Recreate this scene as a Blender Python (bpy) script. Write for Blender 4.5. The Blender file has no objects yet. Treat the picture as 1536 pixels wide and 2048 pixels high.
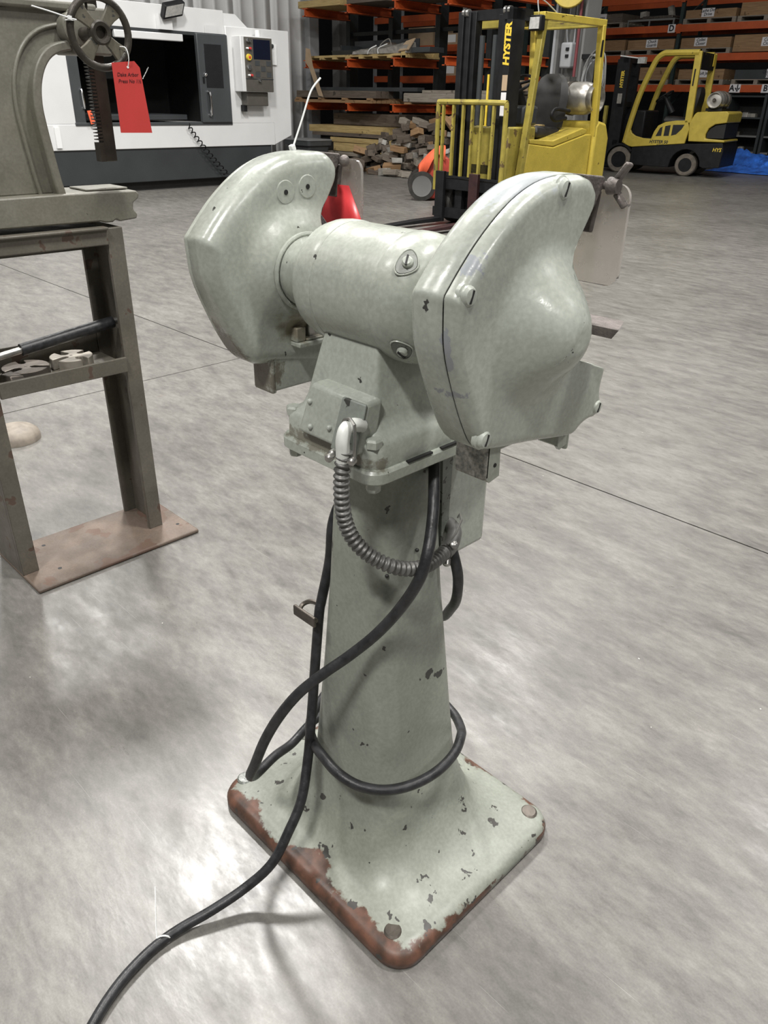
import bpy, bmesh, math, random
from mathutils import Vector, Matrix
random.seed(7)
PI = math.pi
S = bpy.context.scene
COL = S.collection

# ------------------------------------------------------------------ camera
CAM_H = 1.25
_p, _r, _k = math.radians(28.2), math.radians(1.1), 2 ** -.5
_M = Matrix(((_k, -_k, 0), (_k, _k, 0), (0, 0, 1)))
_R0 = Vector((1, 0, 0)); _F0 = Vector((0, math.cos(_p), -math.sin(_p))); _U0 = Vector((0, math.sin(_p), math.cos(_p)))
_R = _M @ (_R0 * math.cos(_r) + _U0 * math.sin(_r))
_U = _M @ (_U0 * math.cos(_r) - _R0 * math.sin(_r))
_F = _M @ _F0
cam_d = bpy.data.cameras.new('camera')
cam = bpy.data.objects.new('camera', cam_d); COL.objects.link(cam)
cam_d.sensor_fit = 'VERTICAL'; cam_d.sensor_height = 36.0; cam_d.lens = 1538 / 2048 * 36
cam_d.clip_start = .02; cam_d.clip_end = 200
m4 = Matrix.Identity(4)
for i in range(3):
    m4[i][0] = _R[i]; m4[i][1] = _U[i]; m4[i][2] = -_F[i]
m4[2][3] = CAM_H
cam.matrix_world = m4
S.camera = cam

# ------------------------------------------------------------------ world, lights, exposure
w = bpy.data.worlds.new('world'); S.world = w; w.use_nodes = True
w.node_tree.nodes['Background'].inputs[0].default_value = (1.0, .985, .96, 1)
w.node_tree.nodes['Background'].inputs[1].default_value = .09
S.view_settings.view_transform = 'Standard'
S.view_settings.look = 'None'
S.view_settings.exposure = 0.15
S.view_settings.gamma = 1.0
S.view_settings.use_curve_mapping = False

def high_bay(x, y, power, z=7.0, sx=1.1, sy=.55):
    d = bpy.data.lights.new('high_bay_light', 'AREA'); d.shape = 'RECTANGLE'; d.size = sx; d.size_y = sy
    d.energy = power; d.color = (1.0, .98, .95)
    o = bpy.data.objects.new('high_bay_light', d); COL.objects.link(o); o.location = (x, y, z)
# rows of high-bay fixtures over the hall floor
for x, y, pw in [(-5.2, 2.9, 640), (-5.2, 7.6, 270), (-10.8, 3.9, 240), (-1.0, 8.4, 170), (.6, 2.6, 320),
                 (.6, -3.0, 400), (-5.2, -2.6, 180), (4.8, 7.4, 110), (5.2, .5, 220), (-6.0, 13.4, 80)]:
    high_bay(x, y, pw)

# ------------------------------------------------------------------ materials
def nt(m):
    m.use_nodes = True
    return m.node_tree.nodes, m.node_tree.links, m.node_tree.nodes['Principled BSDF']
def sc(c, k): return (min(1, c[0] * k), min(1, c[1] * k), min(1, c[2] * k), 1)
MATS = {}
def mat(name, col, rough=.5, metal=0., var=.12, scale=12, bump=0., spec=.5, detail=4, rvar=0., stretch=(1, 1, 1), bscale=None):
    if name in MATS: return MATS[name]
    m = bpy.data.materials.new(name); N, L, b = nt(m)
    b.inputs['Roughness'].default_value = rough; b.inputs['Metallic'].default_value = metal
    b.inputs['Specular IOR Level'].default_value = spec
    b.inputs['Base Color'].default_value = sc(col, 1)
    if var or bump:
        tc = N.new('ShaderNodeTexCoord'); mp = N.new('ShaderNodeMapping'); mp.inputs['Scale'].default_value = stretch
        L.new(tc.outputs['Object'], mp.inputs[0])
        nz = N.new('ShaderNodeTexNoise'); nz.inputs['Scale'].default_value = scale; nz.inputs['Detail'].default_value = detail
        L.new(mp.outputs[0], nz.inputs['Vector'])
        cr = N.new('ShaderNodeValToRGB'); cr.color_ramp.elements[0].position = .3; cr.color_ramp.elements[1].position = .7
        cr.color_ramp.elements[0].color = sc(col, 1 - var); cr.color_ramp.elements[1].color = sc(col, 1 + var)
        L.new(nz.outputs['Fac'], cr.inputs[0]); L.new(cr.outputs[0], b.inputs['Base Color'])
        if rvar:
            mr = N.new('ShaderNodeMapRange'); mr.inputs['To Min'].default_value = rough - rvar; mr.inputs['To Max'].default_value = rough + rvar
            L.new(nz.outputs['Fac'], mr.inputs['Value']); L.new(mr.outputs[0], b.inputs['Roughness'])
        if bump:
            n2 = N.new('ShaderNodeTexNoise'); n2.inputs['Scale'].default_value = bscale or scale * 4; n2.inputs['Detail'].default_value = 3
            L.new(mp.outputs[0], n2.inputs['Vector'])
            bp = N.new('ShaderNodeBump'); bp.inputs['Strength'].default_value = bump; bp.inputs['Distance'].default_value = .002
            L.new(n2.outputs['Fac'], bp.inputs['Height']); L.new(bp.outputs[0], b.inputs['Normal'])
    MATS[name] = m
    return m

def noise(N, L, vec, scale, detail=4, rough=.5):
    n = N.new('ShaderNodeTexNoise'); n.inputs['Scale'].default_value = scale; n.inputs['Detail'].default_value = detail
    n.inputs['Roughness'].default_value = rough; L.new(vec, n.inputs['Vector']); return n.outputs['Fac']
def ramp(N, L, fac, p0, p1, c0=(0, 0, 0, 1), c1=(1, 1, 1, 1)):
    r = N.new('ShaderNodeValToRGB'); r.color_ramp.elements[0].position = p0; r.color_ramp.elements[1].position = p1
    r.color_ramp.elements[0].color = c0; r.color_ramp.elements[1].color = c1; L.new(fac, r.inputs[0]); return r.outputs[0]
def mix(N, L, fac, a, b, mode='MIX'):
    n = N.new('ShaderNodeMix'); n.data_type = 'RGBA'; n.blend_type = mode
    if hasattr(fac, 'links') or hasattr(fac, 'is_linked'): L.new(fac, n.inputs[0])
    else: n.inputs[0].default_value = fac
    for s, i in ((a, 6), (b, 7)):
        if isinstance(s, tuple): n.inputs[i].default_value = s
        else: L.new(s, n.inputs[i])
    return n.outputs[2]
def math_(N, L, op, a, b=None, c=None):
    n = N.new('ShaderNodeMath'); n.operation = op
    for i, s in enumerate((a, b, c)):
        if s is None: continue
        if isinstance(s, (int, float)): n.inputs[i].default_value = s
        else: L.new(s, n.inputs[i])
    return n.outputs[0]

def paint(name, col, chipcol=(.05, .05, .045), chips=.70, cscale=38, rough=.36, dirt=.18, dirtcol=None, bump=.25, yell=.0, rust_edge=None, scrapes=()):
    """worn machine enamel: mottled paint, small chips, optional rust along the rim of a foot"""
    m = bpy.data.materials.new(name); N, L, b = nt(m)
    tc = N.new('ShaderNodeTexCoord'); v = tc.outputs['Object']
    a = ramp(N, L, noise(N, L, v, 7, 5, .6), .3, .72, sc(col, 1 - dirt), sc(col, 1 + dirt * .6))
    warm = (col[0] * .86, col[1] * .82, col[2] * .66, 1)
    a = mix(N, L, ramp(N, L, noise(N, L, v, 3.1, 4), .5, .75, (0, 0, 0, 1), (yell + .25, yell + .25, yell + .25, 1)), a, warm)
    fine = ramp(N, L, noise(N, L, v, 160, 3), .35, .7, (.9, .9, .9, 1), (1.07, 1.07, 1.07, 1))
    a = mix(N, L, 1.0, a, fine, 'MULTIPLY')
    chip = ramp(N, L, noise(N, L, v, cscale, 3, .55), chips, chips + .015)
    a = mix(N, L, chip, a, (*chipcol, 1))
    rough_out = ramp(N, L, noise(N, L, v, 22, 4), .3, .7, (rough - .09,) * 3 + (1,), (rough + .1,) * 3 + (1,))
    if rust_edge:
        cx, hx, hy = rust_edge
        sp = N.new('ShaderNodeSeparateXYZ'); L.new(v, sp.inputs[0])
        ex = math_(N, L, 'DIVIDE', math_(N, L, 'ABSOLUTE', math_(N, L, 'SUBTRACT', sp.outputs[0], cx)), hx)
        ey = math_(N, L, 'DIVIDE', math_(N, L, 'ABSOLUTE', sp.outputs[1]), hy)
        e = math_(N, L, 'MAXIMUM', ex, ey)
        corner = math_(N, L, 'MULTIPLY', ex, ey)
        e = math_(N, L, 'ADD', math_(N, L, 'MULTIPLY', e, .82), math_(N, L, 'MULTIPLY', math_(N, L, 'POWER', corner, 3.0), .10))
        nn = noise(N, L, v, 16, 6, .62)
        low = noise(N, L, v, 3.5, 2)
        sidew = math_(N, L, 'MULTIPLY', math_(N, L, 'LESS_THAN', sp.outputs[2], .022), .05)
        bias = math_(N, L, 'MULTIPLY', math_(N, L, 'SUBTRACT', math_(N, L, 'MULTIPLY', sp.outputs[1], -1.0), sp.outputs[0]), .16)
        e2 = math_(N, L, 'ADD', math_(N, L, 'ADD', e, bias), math_(N, L, 'ADD', math_(N, L, 'MULTIPLY', nn, .42), math_(N, L, 'ADD', math_(N, L, 'MULTIPLY', low, .42), sidew)))
        msk = ramp(N, L, math_(N, L, 'DIVIDE', e2, 1.4), 1.205 / 1.4, 1.225 / 1.4)
        rc = ramp(N, L, noise(N, L, v, 45, 5), .3, .7, (.045, .028, .02, 1), (.15, .07, .045, 1))
        a = mix(N, L, msk, a, rc)
        lowz = N.new('ShaderNodeMapRange'); lowz.inputs['From Min'].default_value = .02; lowz.inputs['From Max'].default_value = .22; lowz.inputs['To Min'].default_value = .075; lowz.inputs['To Max'].default_value = 0.; L.new(sp.outputs[2], lowz.inputs['Value'])
        ch2 = ramp(N, L, math_(N, L, 'ADD', noise(N, L, v, 34, 3, .6), lowz.outputs[0]), .705, .715)
        a = mix(N, L, ch2, a, (.05, .047, .042, 1))
    for (cx_, cy_, cz_), (rx_, ry_, rz_), col_, ns_, wob in scrapes:
        q1 = N.new('ShaderNodeVectorMath'); q1.operation = 'SUBTRACT'; L.new(v, q1.inputs[0]); q1.inputs[1].default_value = (cx_, cy_, cz_)
        q2 = N.new('ShaderNodeVectorMath'); q2.operation = 'DIVIDE'; L.new(q1.outputs[0], q2.inputs[0]); q2.inputs[1].default_value = (rx_, ry_, rz_)
        q3 = N.new('ShaderNodeVectorMath'); q3.operation = 'LENGTH'; L.new(q2.outputs[0], q3.inputs[0])
        dd = math_(N, L, 'SUBTRACT', math_(N, L, 'ADD', q3.outputs['Value'], math_(N, L, 'MULTIPLY', noise(N, L, v, ns_, 4, .65), 2.6)), 1.6)
        a = mix(N, L, ramp(N, L, dd, .45, .45 + wob, (.85, .85, .85, 1), (0, 0, 0, 1)), a, (*col_, 1))
    L.new(a, b.inputs['Base Color']); L.new(rough_out, b.inputs['Roughness'])
    b.inputs['Specular IOR Level'].default_value = .5
    bp = N.new('ShaderNodeBump'); bp.inputs['Strength'].default_value = bump; bp.inputs['Distance'].default_value = .0012
    hh = math_(N, L, 'ADD', noise(N, L, v, 60, 3), math_(N, L, 'MULTIPLY', chip, -.6))
    L.new(hh, bp.inputs['Height']); L.new(bp.outputs[0], b.inputs['Normal'])
    MATS[name] = m
    return m

def concrete():
    m = bpy.data.materials.new('polished_concrete'); N, L, b = nt(m)
    g = N.new('ShaderNodeNewGeometry'); v = g.outputs['Position']
    mp = N.new('ShaderNodeMapping'); mp.inputs['Scale'].default_value = (1, 2.4, 1); mp.inputs['Rotation'].default_value = (0, 0, math.radians(38)); L.new(v, mp.inputs[0]); vs = mp.outputs[0]
    c = ramp(N, L, noise(N, L, v, .9, 5, .6), .3, .7, (.142, .135, .124, 1), (.212, .203, .188, 1))
    c2 = ramp(N, L, noise(N, L, vs, 5.5, 6, .65), .3, .72, (.66, .66, .66, 1), (1.24, 1.24, 1.23, 1))
    c = mix(N, L, 1.0, c, c2, 'MULTIPLY')
    c3 = ramp(N, L, noise(N, L, vs, 26, 5, .7), .3, .75, (.74, .74, .74, 1), (1.22, 1.22, 1.22, 1))
    c = mix(N, L, .85, c, c3, 'MULTIPLY')
    c4 = ramp(N, L, noise(N, L, v, 260, 2), .3, .7, (.9, .9, .9, 1), (1.1, 1.1, 1.1, 1))
    c = mix(N, L, .8, c, c4, 'MULTIPLY')
    # fine scuffs in two directions
    for rot, sx, sy, th in ((25, 2.2, 330, .735), (-62, 3.0, 300, .75), (70, 1.6, 260, .765)):
        q = N.new('ShaderNodeMapping'); q.inputs['Rotation'].default_value = (0, 0, math.radians(rot)); q.inputs['Scale'].default_value = (sx, sy, 1); L.new(v, q.inputs[0])
        s = ramp(N, L, noise(N, L, q.outputs[0], 1.0, 2), th, th + .03, (0, 0, 0, 1), (.5, .5, .5, 1))
        c = mix(N, L, s, c, (.40, .385, .36, 1))
    # bright grit specks and brown stains
    vo = N.new('ShaderNodeTexVoronoi'); vo.inputs['Scale'].default_value = 23; L.new(v, vo.inputs['Vector'])
    sp = ramp(N, L, vo.outputs['Distance'], .035, .05, (1, 1, 1, 1), (0, 0, 0, 1))
    sp2 = math_(N, L, 'MULTIPLY', sp, ramp(N, L, noise(N, L, v, 11, 2), .62, .64))
    c = mix(N, L, sp2, c, (.68, .66, .62, 1))
    st = ramp(N, L, noise(N, L, v, 2.6, 6, .7), .69, .76, (0, 0, 0, 1), (.55, .55, .55, 1))
    c = mix(N, L, st, c, (.16, .13, .105, 1))
    L.new(c, b.inputs['Base Color'])
    r = ramp(N, L, noise(N, L, vs, 7, 6, .7), .3, .7, (.25, .25, .25, 1), (.46, .46, .46, 1)); L.new(r, b.inputs['Roughness'])
    b.inputs['Specular IOR Level'].default_value = .5
    bp = N.new('ShaderNodeBump'); bp.inputs['Strength'].default_value = .12; bp.inputs['Distance'].default_value = .002
    L.new(noise(N, L, vs, 34, 5), bp.inputs['Height']); L.new(bp.outputs[0], b.inputs['Normal'])
    MATS['concrete'] = m; return m

def wood(name, c0, c1, axis='x', rough=.75):
    m = bpy.data.materials.new(name); N, L, b = nt(m)
    tc = N.new('ShaderNodeTexCoord'); mp = N.new('ShaderNodeMapping'); mp.inputs['Scale'].default_value = (2, 30, 30) if axis == 'x' else (30, 2, 30)
    oi = N.new('ShaderNodeObjectInfo')
    add = N.new('ShaderNodeVectorMath'); add.operation = 'ADD'; L.new(tc.outputs['Object'], add.inputs[0]); L.new(oi.outputs['Location'], add.inputs[1])
    L.new(add.outputs[0], mp.inputs[0])
    c = ramp(N, L, noise(N, L, mp.outputs[0], 1.6, 5, .6), .3, .7, (*c0, 1), (*c1, 1))
    kn = ramp(N, L, noise(N, L, add.outputs[0], 6, 3), .66, .7, (0, 0, 0, 1), (.7, .7, .7, 1))
    c = mix(N, L, kn, c, (c0[0] * .3, c0[1] * .28, c0[2] * .25, 1))
    L.new(c, b.inputs['Base Color']); b.inputs['Roughness'].default_value = rough
    MATS[name] = m; return m

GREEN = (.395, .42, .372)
_z = 1.018
M_g = paint('machine_green_enamel', GREEN, chips=.725, cscale=42, rough=.27, bump=.42, scrapes=[
    ((.248, -.150, _z - .002), (.007, .02, .034), (.26, .275, .30), 70, .08), ((.240, -.142, _z - .056), (.030, .03, .006), (.25, .26, .29), 80, .08),
    ((.256, -.125, _z + .088), (.014, .016, .018), (.27, .285, .31), 75, .08), ((.222, -.02, _z + .15), (.035, .06, .03), (.43, .46, .48), 55, .3),
    ((-.232, -.105, _z - .125), (.025, .05, .05), (.12, .10, .07), 40, .5), ((-.185, .015, _z - .075), (.03, .05, .035), (.19, .16, .11), 30, .6),
    ((-.22, -.052, _z - .16), (.04, .02, .04), (.15, .125, .095), 60, .4), ((.0, -.1, .815), (.11, .03, .012), (.17, .155, .12), 60, .4)])
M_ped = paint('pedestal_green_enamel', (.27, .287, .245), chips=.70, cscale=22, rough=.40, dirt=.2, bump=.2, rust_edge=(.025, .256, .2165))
M_head = paint('screw_pale_enamel', (.46, .49, .44), chips=.74, rough=.3)
M_press = paint('press_olive_grey_enamel', (.19, .183, .152), chips=.70, cscale=30, rough=.45, dirt=.28, yell=.2, bump=.5)
M_stand = paint('stand_grey_rust_enamel', (.128, .116, .095), chipcol=(.09, .06, .045), chips=.62, cscale=14, rough=.5, dirt=.3, yell=.25, bump=.4)
M_rustplate = paint('rusty_plate', (.15, .113, .088), chipcol=(.12, .075, .055), chips=.56, cscale=9, rough=.6, dirt=.35, yell=.3, bump=.4)
M_pocket = paint('pocket_grey', (.2, .215, .19), chips=.6, cscale=80, rough=.35, bump=.6)
M_conc = concrete()
M_joint = mat('joint_dark', (.06, .055, .05), .9, var=.1)
M_steel = mat('bare_steel', (.42, .41, .39), .35, .9, var=.25, scale=30, rvar=.1)
M_dsteel = mat('dark_steel', (.12, .105, .09), .45, .7, var=.35, scale=25, bump=.3)
M_ram = mat('oily_dark_steel', (.045, .038, .03), .4, .6, var=.4, scale=18, bump=.2)
M_wheel = mat('handwheel_bronze_grey', (.055, .048, .039), .42, .35, var=.35, scale=30, bump=.4)
M_conduit = mat('flex_conduit_steel', (.15, .147, .14), .45, .45, var=.25, scale=60)
M_cast = mat('pale_cast_fitting', (.60, .61, .58), .38, .0, var=.12, scale=40)
M_rubber = mat('black_rubber_cord', (.022, .022, .024), .42, var=.45, scale=70, bump=.25, bscale=200)
M_black = mat('black_paint', (.012, .012, .013), .5, var=.3, scale=10, spec=.25)
M_blackrub = mat('tyre_rubber', (.03, .028, .025), .8, var=.4, scale=14)
M_tyredust = mat('dusty_tyre', (.16, .14, .115), .85, var=.3, scale=12)
M_grit = mat('grit_casting', (.30, .295, .265), .75, .1, var=.5, scale=170, bump=.8, bscale=260)
M_rough_iron = mat('rough_iron', (.16, .14, .13), .55, .5, var=.3, scale=60, bump=.5)
M_abrasive = mat('abrasive_wheel', (.1, .1, .1), .95, var=.4, scale=220, bump=.8, bscale=400)
M_red = mat('red_card', (.52, .045, .04), .55, var=.05, scale=5)
M_redfilm = mat('red_glossy_card', (.62, .05, .055), .3, var=.12, scale=9)
M_white = mat('white_nylon', (.85, .86, .85), .4, var=.02)
M_ink = mat('dark_ink', (.07, .01, .012), .7, var=0)
M_cncw = mat('cnc_white', (.72, .725, .72), .45, var=.03, scale=3)
M_cncg = mat('cnc_grey', (.04, .044, .047), .4, var=.12, scale=3)
M_cncd = mat('cnc_door_grey', (.06, .066, .07), .35, var=.1, scale=3)
M_dark = mat('dark_interior', (.012, .012, .012), .6, var=.2)
M_window = mat('smoked_window', (.02, .02, .022), .12, var=.1)
M_screen = mat('screen_dark_blue', (.006, .008, .022), .15, var=.05)
M_panel = mat('control_panel_taupe', (.09, .084, .072), .5, var=.1)
M_chrome = mat('chrome', (.75, .75, .76), .15, 1., var=.03)
M_yel = paint('forklift_yellow', (.57, .44, .07), chipcol=(.13, .09, .02), chips=.70, cscale=15, rough=.4, dirt=.16, bump=.08)
M_yelold = paint('forklift_yellow_dirty', (.33, .27, .05), chipcol=(.12, .08, .03), chips=.62, cscale=10, rough=.5, dirt=.3, bump=.12)
M_oryel = mat('lettering_yellow', (.72, .52, .05), .5, var=.03)
M_orange = mat('rack_orange', (.48, .085, .018), .5, var=.12, scale=6)
M_rgreen = mat('rack_dark_green', (.022, .04, .036), .5, var=.25, scale=8)
M_rblack = mat('rack_black_green', (.016, .021, .021), .5, var=.25, scale=8)
M_wood = wood('crate_wood', (.22, .125, .06), (.36, .225, .115))
M_woody = wood('yellow_lumber', (.34, .235, .09), (.58, .44, .2))
M_woodg = wood('grey_pallet_wood', (.17, .145, .115), (.33, .295, .245))
M_woodd = wood('dark_lumber', (.075, .058, .045), (.16, .13, .1))
M_paper = mat('label_paper', (.75, .73, .74), .7, var=.04, scale=20)
M_mark = mat('marker_ink', (.02, .02, .025), .7, var=0)
M_wallw = mat('wall_panel_white', (.86, .87, .87), .5, var=.04, scale=2)
M_colg = mat('column_grey', (.17, .17, .165), .5, var=.1, scale=3)
M_trimg = mat('trim_grey', (.33, .34, .35), .45, var=.1, scale=3)
M_farw = mat('far_wall_unlit_tone', (.012, .012, .013), .8, var=.3, scale=1)  # near-black base colour stands in for the unlit far end of the hall
M_tub = mat('grey_tub_plastic', (.075, .08, .085), .5, var=.1)
M_cartred = mat('cart_red', (.42, .055, .035), .5, var=.2, scale=9)
M_cloth = mat('orange_cloth', (.85, .145, .06), .7, var=.12, scale=8)
M_tarp = mat('blue_tarp', (.035, .17, .72), .38, var=.5, scale=5)
M_silver = mat('tank_aluminium', (.55, .53, .49), .35, .7, var=.25, scale=9)
M_film = mat('stretch_film_grey', (.30, .285, .255), .35, var=.3, scale=14)
M_beige = mat('beige_cast_foot', (.26, .225, .185), .6, var=.3, scale=22, bump=.3)
M_vinyl = mat('seat_vinyl', (.022, .021, .02), .45, var=.3, scale=9)
M_foam = mat('torn_foam', (.34, .25, .11), .9, var=.4, scale=25)
M_pipe = mat('red_conduit', (.16, .035, .04), .5, var=.1)
M_card = mat('cardboard', (.42, .31, .2), .8, var=.1, scale=5)
M_lens = mat('lamp_lens', (.5, .5, .48), .2, var=.2, scale=30)

def acrylic():
    m = bpy.data.materials.new('scratched_acrylic'); N, L, b = nt(m)
    b.inputs['Base Color'].default_value = (.86, .83, .80, 1); b.inputs['Roughness'].default_value = .16
    b.inputs['Transmission Weight'].default_value = .9; b.inputs['IOR'].default_value = 1.2
    tc = N.new('ShaderNodeTexCoord')
    L.new(ramp(N, L, noise(N, L, tc.outputs['Object'], 70, 4), .45, .8, (.12, .12, .12, 1), (.4, .4, .4, 1)), b.inputs['Roughness'])
    return m
M_acr = acrylic()

# ------------------------------------------------------------------ mesh helpers
ABS = set()      # roots whose direct children are modelled in hall coordinates
class MB:
    def __init__(s): s.v = []; s.f = []
    def add(s, vs, fs):
        o = len(s.v); s.v += [tuple(p) for p in vs]; s.f += [tuple(i + o for i in f) for f in fs]; return s
    def box(s, x0, x1, y0, y1, z0, z1):
        return s.add([(x, y, z) for x in (x0, x1) for y in (y0, y1) for z in (z0, z1)],
                     [(0, 1, 3, 2), (4, 6, 7, 5), (0, 4, 5, 1), (2, 3, 7, 6), (0, 2, 6, 4), (1, 5, 7, 3)])
    def obox(s, c, ax, h):
        c = Vector(c); ax = [Vector(a).normalized() for a in ax]
        vs = [c + ax[0] * h[0] * i + ax[1] * h[1] * j + ax[2] * h[2] * k for i in (-1, 1) for j in (-1, 1) for k in (-1, 1)]
        return s.add(vs, [(0, 1, 3, 2), (4, 6, 7, 5), (0, 4, 5, 1), (2, 3, 7, 6), (0, 2, 6, 4), (1, 5, 7, 3)])
    def bar(s, p, q, w, h, up=(0, 0, 1)):
        p, q = Vector(p), Vector(q); d = (q - p).normalized(); u = Vector(up)
        if abs(d.dot(u)) > .95: u = Vector((1, 0, 0))
        sd = d.cross(u).normalized(); u = sd.cross(d)
        return s.obox((p + q) / 2, (d, sd, u), ((q - p).length / 2, w / 2, h / 2))
    def prism(s, poly, axis, a, b):
        n = len(poly)
        def pt(q, t): return (t, q[0], q[1]) if axis == 'x' else (q[0], t, q[1]) if axis == 'y' else (q[0], q[1], t)
        vs = [pt(q, a) for q in poly] + [pt(q, b) for q in poly]
        fs = [tuple(range(n))[::-1], tuple(range(n, 2 * n))] + [(i, (i + 1) % n, n + (i + 1) % n, n + i) for i in range(n)]
        return s.add(vs, fs)
    def loft(s, rings, cap0=True, cap1=True, closed=True):
        n = len(rings[0]); vs = [p for r in rings for p in r]; fs = []
        for k in range(len(rings) - 1):
            for i in range(n if closed else n - 1):
                j = (i + 1) % n; fs.append((k * n + i, k * n + j, (k + 1) * n + j, (k + 1) * n + i))
        if cap0: fs.append(tuple(range(n))[::-1])
        if cap1: fs.append(tuple((len(rings) - 1) * n + i for i in range(n)))
        return s.add(vs, fs)
    def lathe(s, prof, o, axis, n=24, cap=True):
        o = Vector(o); a = Vector(axis).normalized(); t = Vector((0, 0, 1)) if abs(a.z) < .9 else Vector((1, 0, 0))
        u = a.cross(t).normalized(); w_ = a.cross(u)
        rings = [[o + a * h + (u * math.cos(2 * PI * i / n) + w_ * math.sin(2 * PI * i / n)) * max(r, 1e-5) for i in range(n)] for r, h in prof]
        return s.loft(rings, cap, cap)
    def cyl(s, p, q, r, r2=None, n=14):
        p, q = Vector(p), Vector(q)
        return s.lathe([(r, 0), (r if r2 is None else r2, (q - p).length)], p, q - p, n)
    def ball(s, c, r, n=12):
        return s.lathe([(r * math.sin(PI * i / n), -r * math.cos(PI * i / n)) for i in range(n + 1)], c, (0, 0, 1), n + 4, False)
    def tube(s, pts, r, n=8, closed=False, caps=True):
        P = [Vector(p) for p in pts]; m = len(P); rs = r if isinstance(r, (list, tuple)) else [r] * m
        T = []
        for i in range(m):
            a = P[(i - 1) % m] if (closed or i > 0) else P[i]; b_ = P[(i + 1) % m] if (closed or i < m - 1) else P[i]
            T.append((b_ - a).normalized())
        u = T[0].cross(Vector((0, 0, 1)));  u = u.normalized() if u.length > 1e-3 else T[0].cross(Vector((1, 0, 0))).normalized()
        rings = []
        for i in range(m):
            u = (u - T[i] * u.dot(T[i])).normalized(); w_ = T[i].cross(u)
            rings.append([P[i] + (u * math.cos(2 * PI * j / n) + w_ * math.sin(2 * PI * j / n)) * rs[i] for j in range(n)])
        if closed: rings.append(rings[0]); return s.loft(rings, False, False)
        return s.loft(rings, caps, caps)
    def build(s, name, m, parent=None, bevel=0., seg=2, sharp=35, solid=0.):
        me = bpy.data.meshes.new(name); me.from_pydata(s.v, [], s.f); me.validate()
        bm = bmesh.new(); bm.from_mesh(me); bmesh.ops.recalc_face_normals(bm, faces=bm.faces); bm.to_mesh(me); bm.free()
        me.materials.append(m)
        if sharp:
            for p in me.polygons: p.use_smooth = True
            me.set_sharp_from_angle(angle=math.radians(sharp))
        o = bpy.data.objects.new(name, me); COL.objects.link(o)
        if parent:
            o.parent = parent
            if parent.name in ABS: o.location = -Vector(parent.location)
        if solid:
            md = o.modifiers.new('Solidify', 'SOLIDIFY'); md.thickness = solid; md.offset = 0
        if bevel:
            md = o.modifiers.new('Bevel', 'BEVEL'); md.width = bevel; md.segments = seg; md.limit_method = 'ANGLE'; md.angle_limit = math.radians(35)
            md.harden_normals = False
        return o

def crom(P, k=8):
    P = [Vector(p) for p in P]; out = []
    for i in range(len(P) - 1):
        a, b, c, d = P[max(i - 1, 0)], P[i], P[i + 1], P[min(i + 2, len(P) - 1)]
        for j in range(k):
            t = j / k
            out.append(.5 * (2 * b + (c - a) * t + (2 * a - 5 * b + 4 * c - d) * t * t + (3 * b - a - 3 * c + d) * t ** 3))
    out.append(P[-1]); return out
def rrect(hx, hy, r, z, cx=0, cy=0, n=7):
    out = []
    for sx, sy, a0 in ((1, 1, 0), (-1, 1, 90), (-1, -1, 180), (1, -1, 270)):
        for i in range(n):
            a = math.radians(a0 + 90 * i / (n - 1)); out.append((cx + sx * (hx - r) + r * math.cos(a), cy + sy * (hy - r) + r * math.sin(a), z))
    return out
def chaikin(P, it=2):
    for _ in range(it):
        Q = []
        for i in range(len(P)):
            a, b = P[i], P[(i + 1) % len(P)]
            if (a[0] - b[0]) ** 2 + (a[1] - b[1]) ** 2 < 1e-12: Q.append(a); continue
            Q.append((a[0] * .75 + b[0] * .25, a[1] * .75 + b[1] * .25)); Q.append((a[0] * .25 + b[0] * .75, a[1] * .25 + b[1] * .75))
        P = Q
    return P
def thing(name, label, cat, loc=(0, 0, 0), rz=0., group=None):
    o = bpy.data.objects.new(name, None); COL.objects.link(o); o.location = loc; o.rotation_euler = (0, 0, rz); o.empty_display_size = .1
    o['label'] = label; o['category'] = cat
    if group: o['group'] = group
    return o
def athing(*a, **k):
    o = thing(*a, **k); ABS.add(o.name); return o
def tag(o, label, cat, group=None):
    o['label'] = label; o['category'] = cat
    if group: o['group'] = group
    return o
def struct(o): o['kind'] = 'structure'; return o
def at(o, loc, rz=0., rx=0., ry=0.): o.location = loc; o.rotation_euler = (rx, ry, rz); return o
def dup(o, parent=None):
    c = o.copy(); COL.objects.link(c); c.parent = parent
    for ch in list(o.children): dup(ch, c)
    return c
_fc = {}
def text(name, s, size, o, xd, yd, m, parent, extrude=.001, bold=0.0, shear=0.):
    cu = bpy.data.curves.new('lettering', 'FONT'); cu.body = s; cu.size = size; cu.extrude = extrude; cu.offset = bold; cu.shear = shear
    cu.align_x = 'CENTER'; cu.align_y = 'CENTER'; cu.resolution_u = 3
    t = bpy.data.objects.new('lettering', cu); COL.objects.link(t)
    dg = bpy.context.evaluated_depsgraph_get(); me = bpy.data.meshes.new_from_object(t.evaluated_get(dg))
    bpy.data.objects.remove(t); bpy.data.curves.remove(cu)
    xd, yd, o = Vector(xd).normalized(), Vector(yd).normalized(), Vector(o); nd = xd.cross(yd)
    for v in me.vertices: v.co = o + xd * v.co.x + yd * v.co.y + nd * v.co.z
    me.materials.clear(); me.materials.append(m)
    ob = bpy.data.objects.new(name, me); COL.objects.link(ob); ob.parent = parent
    if parent and parent.name in ABS: ob.location = -Vector(parent.location)
    return ob
def smooth(a, b, x):
    t = max(0., min(1., (x - a) / (b - a))); return t * t * (3 - 2 * t)

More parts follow.
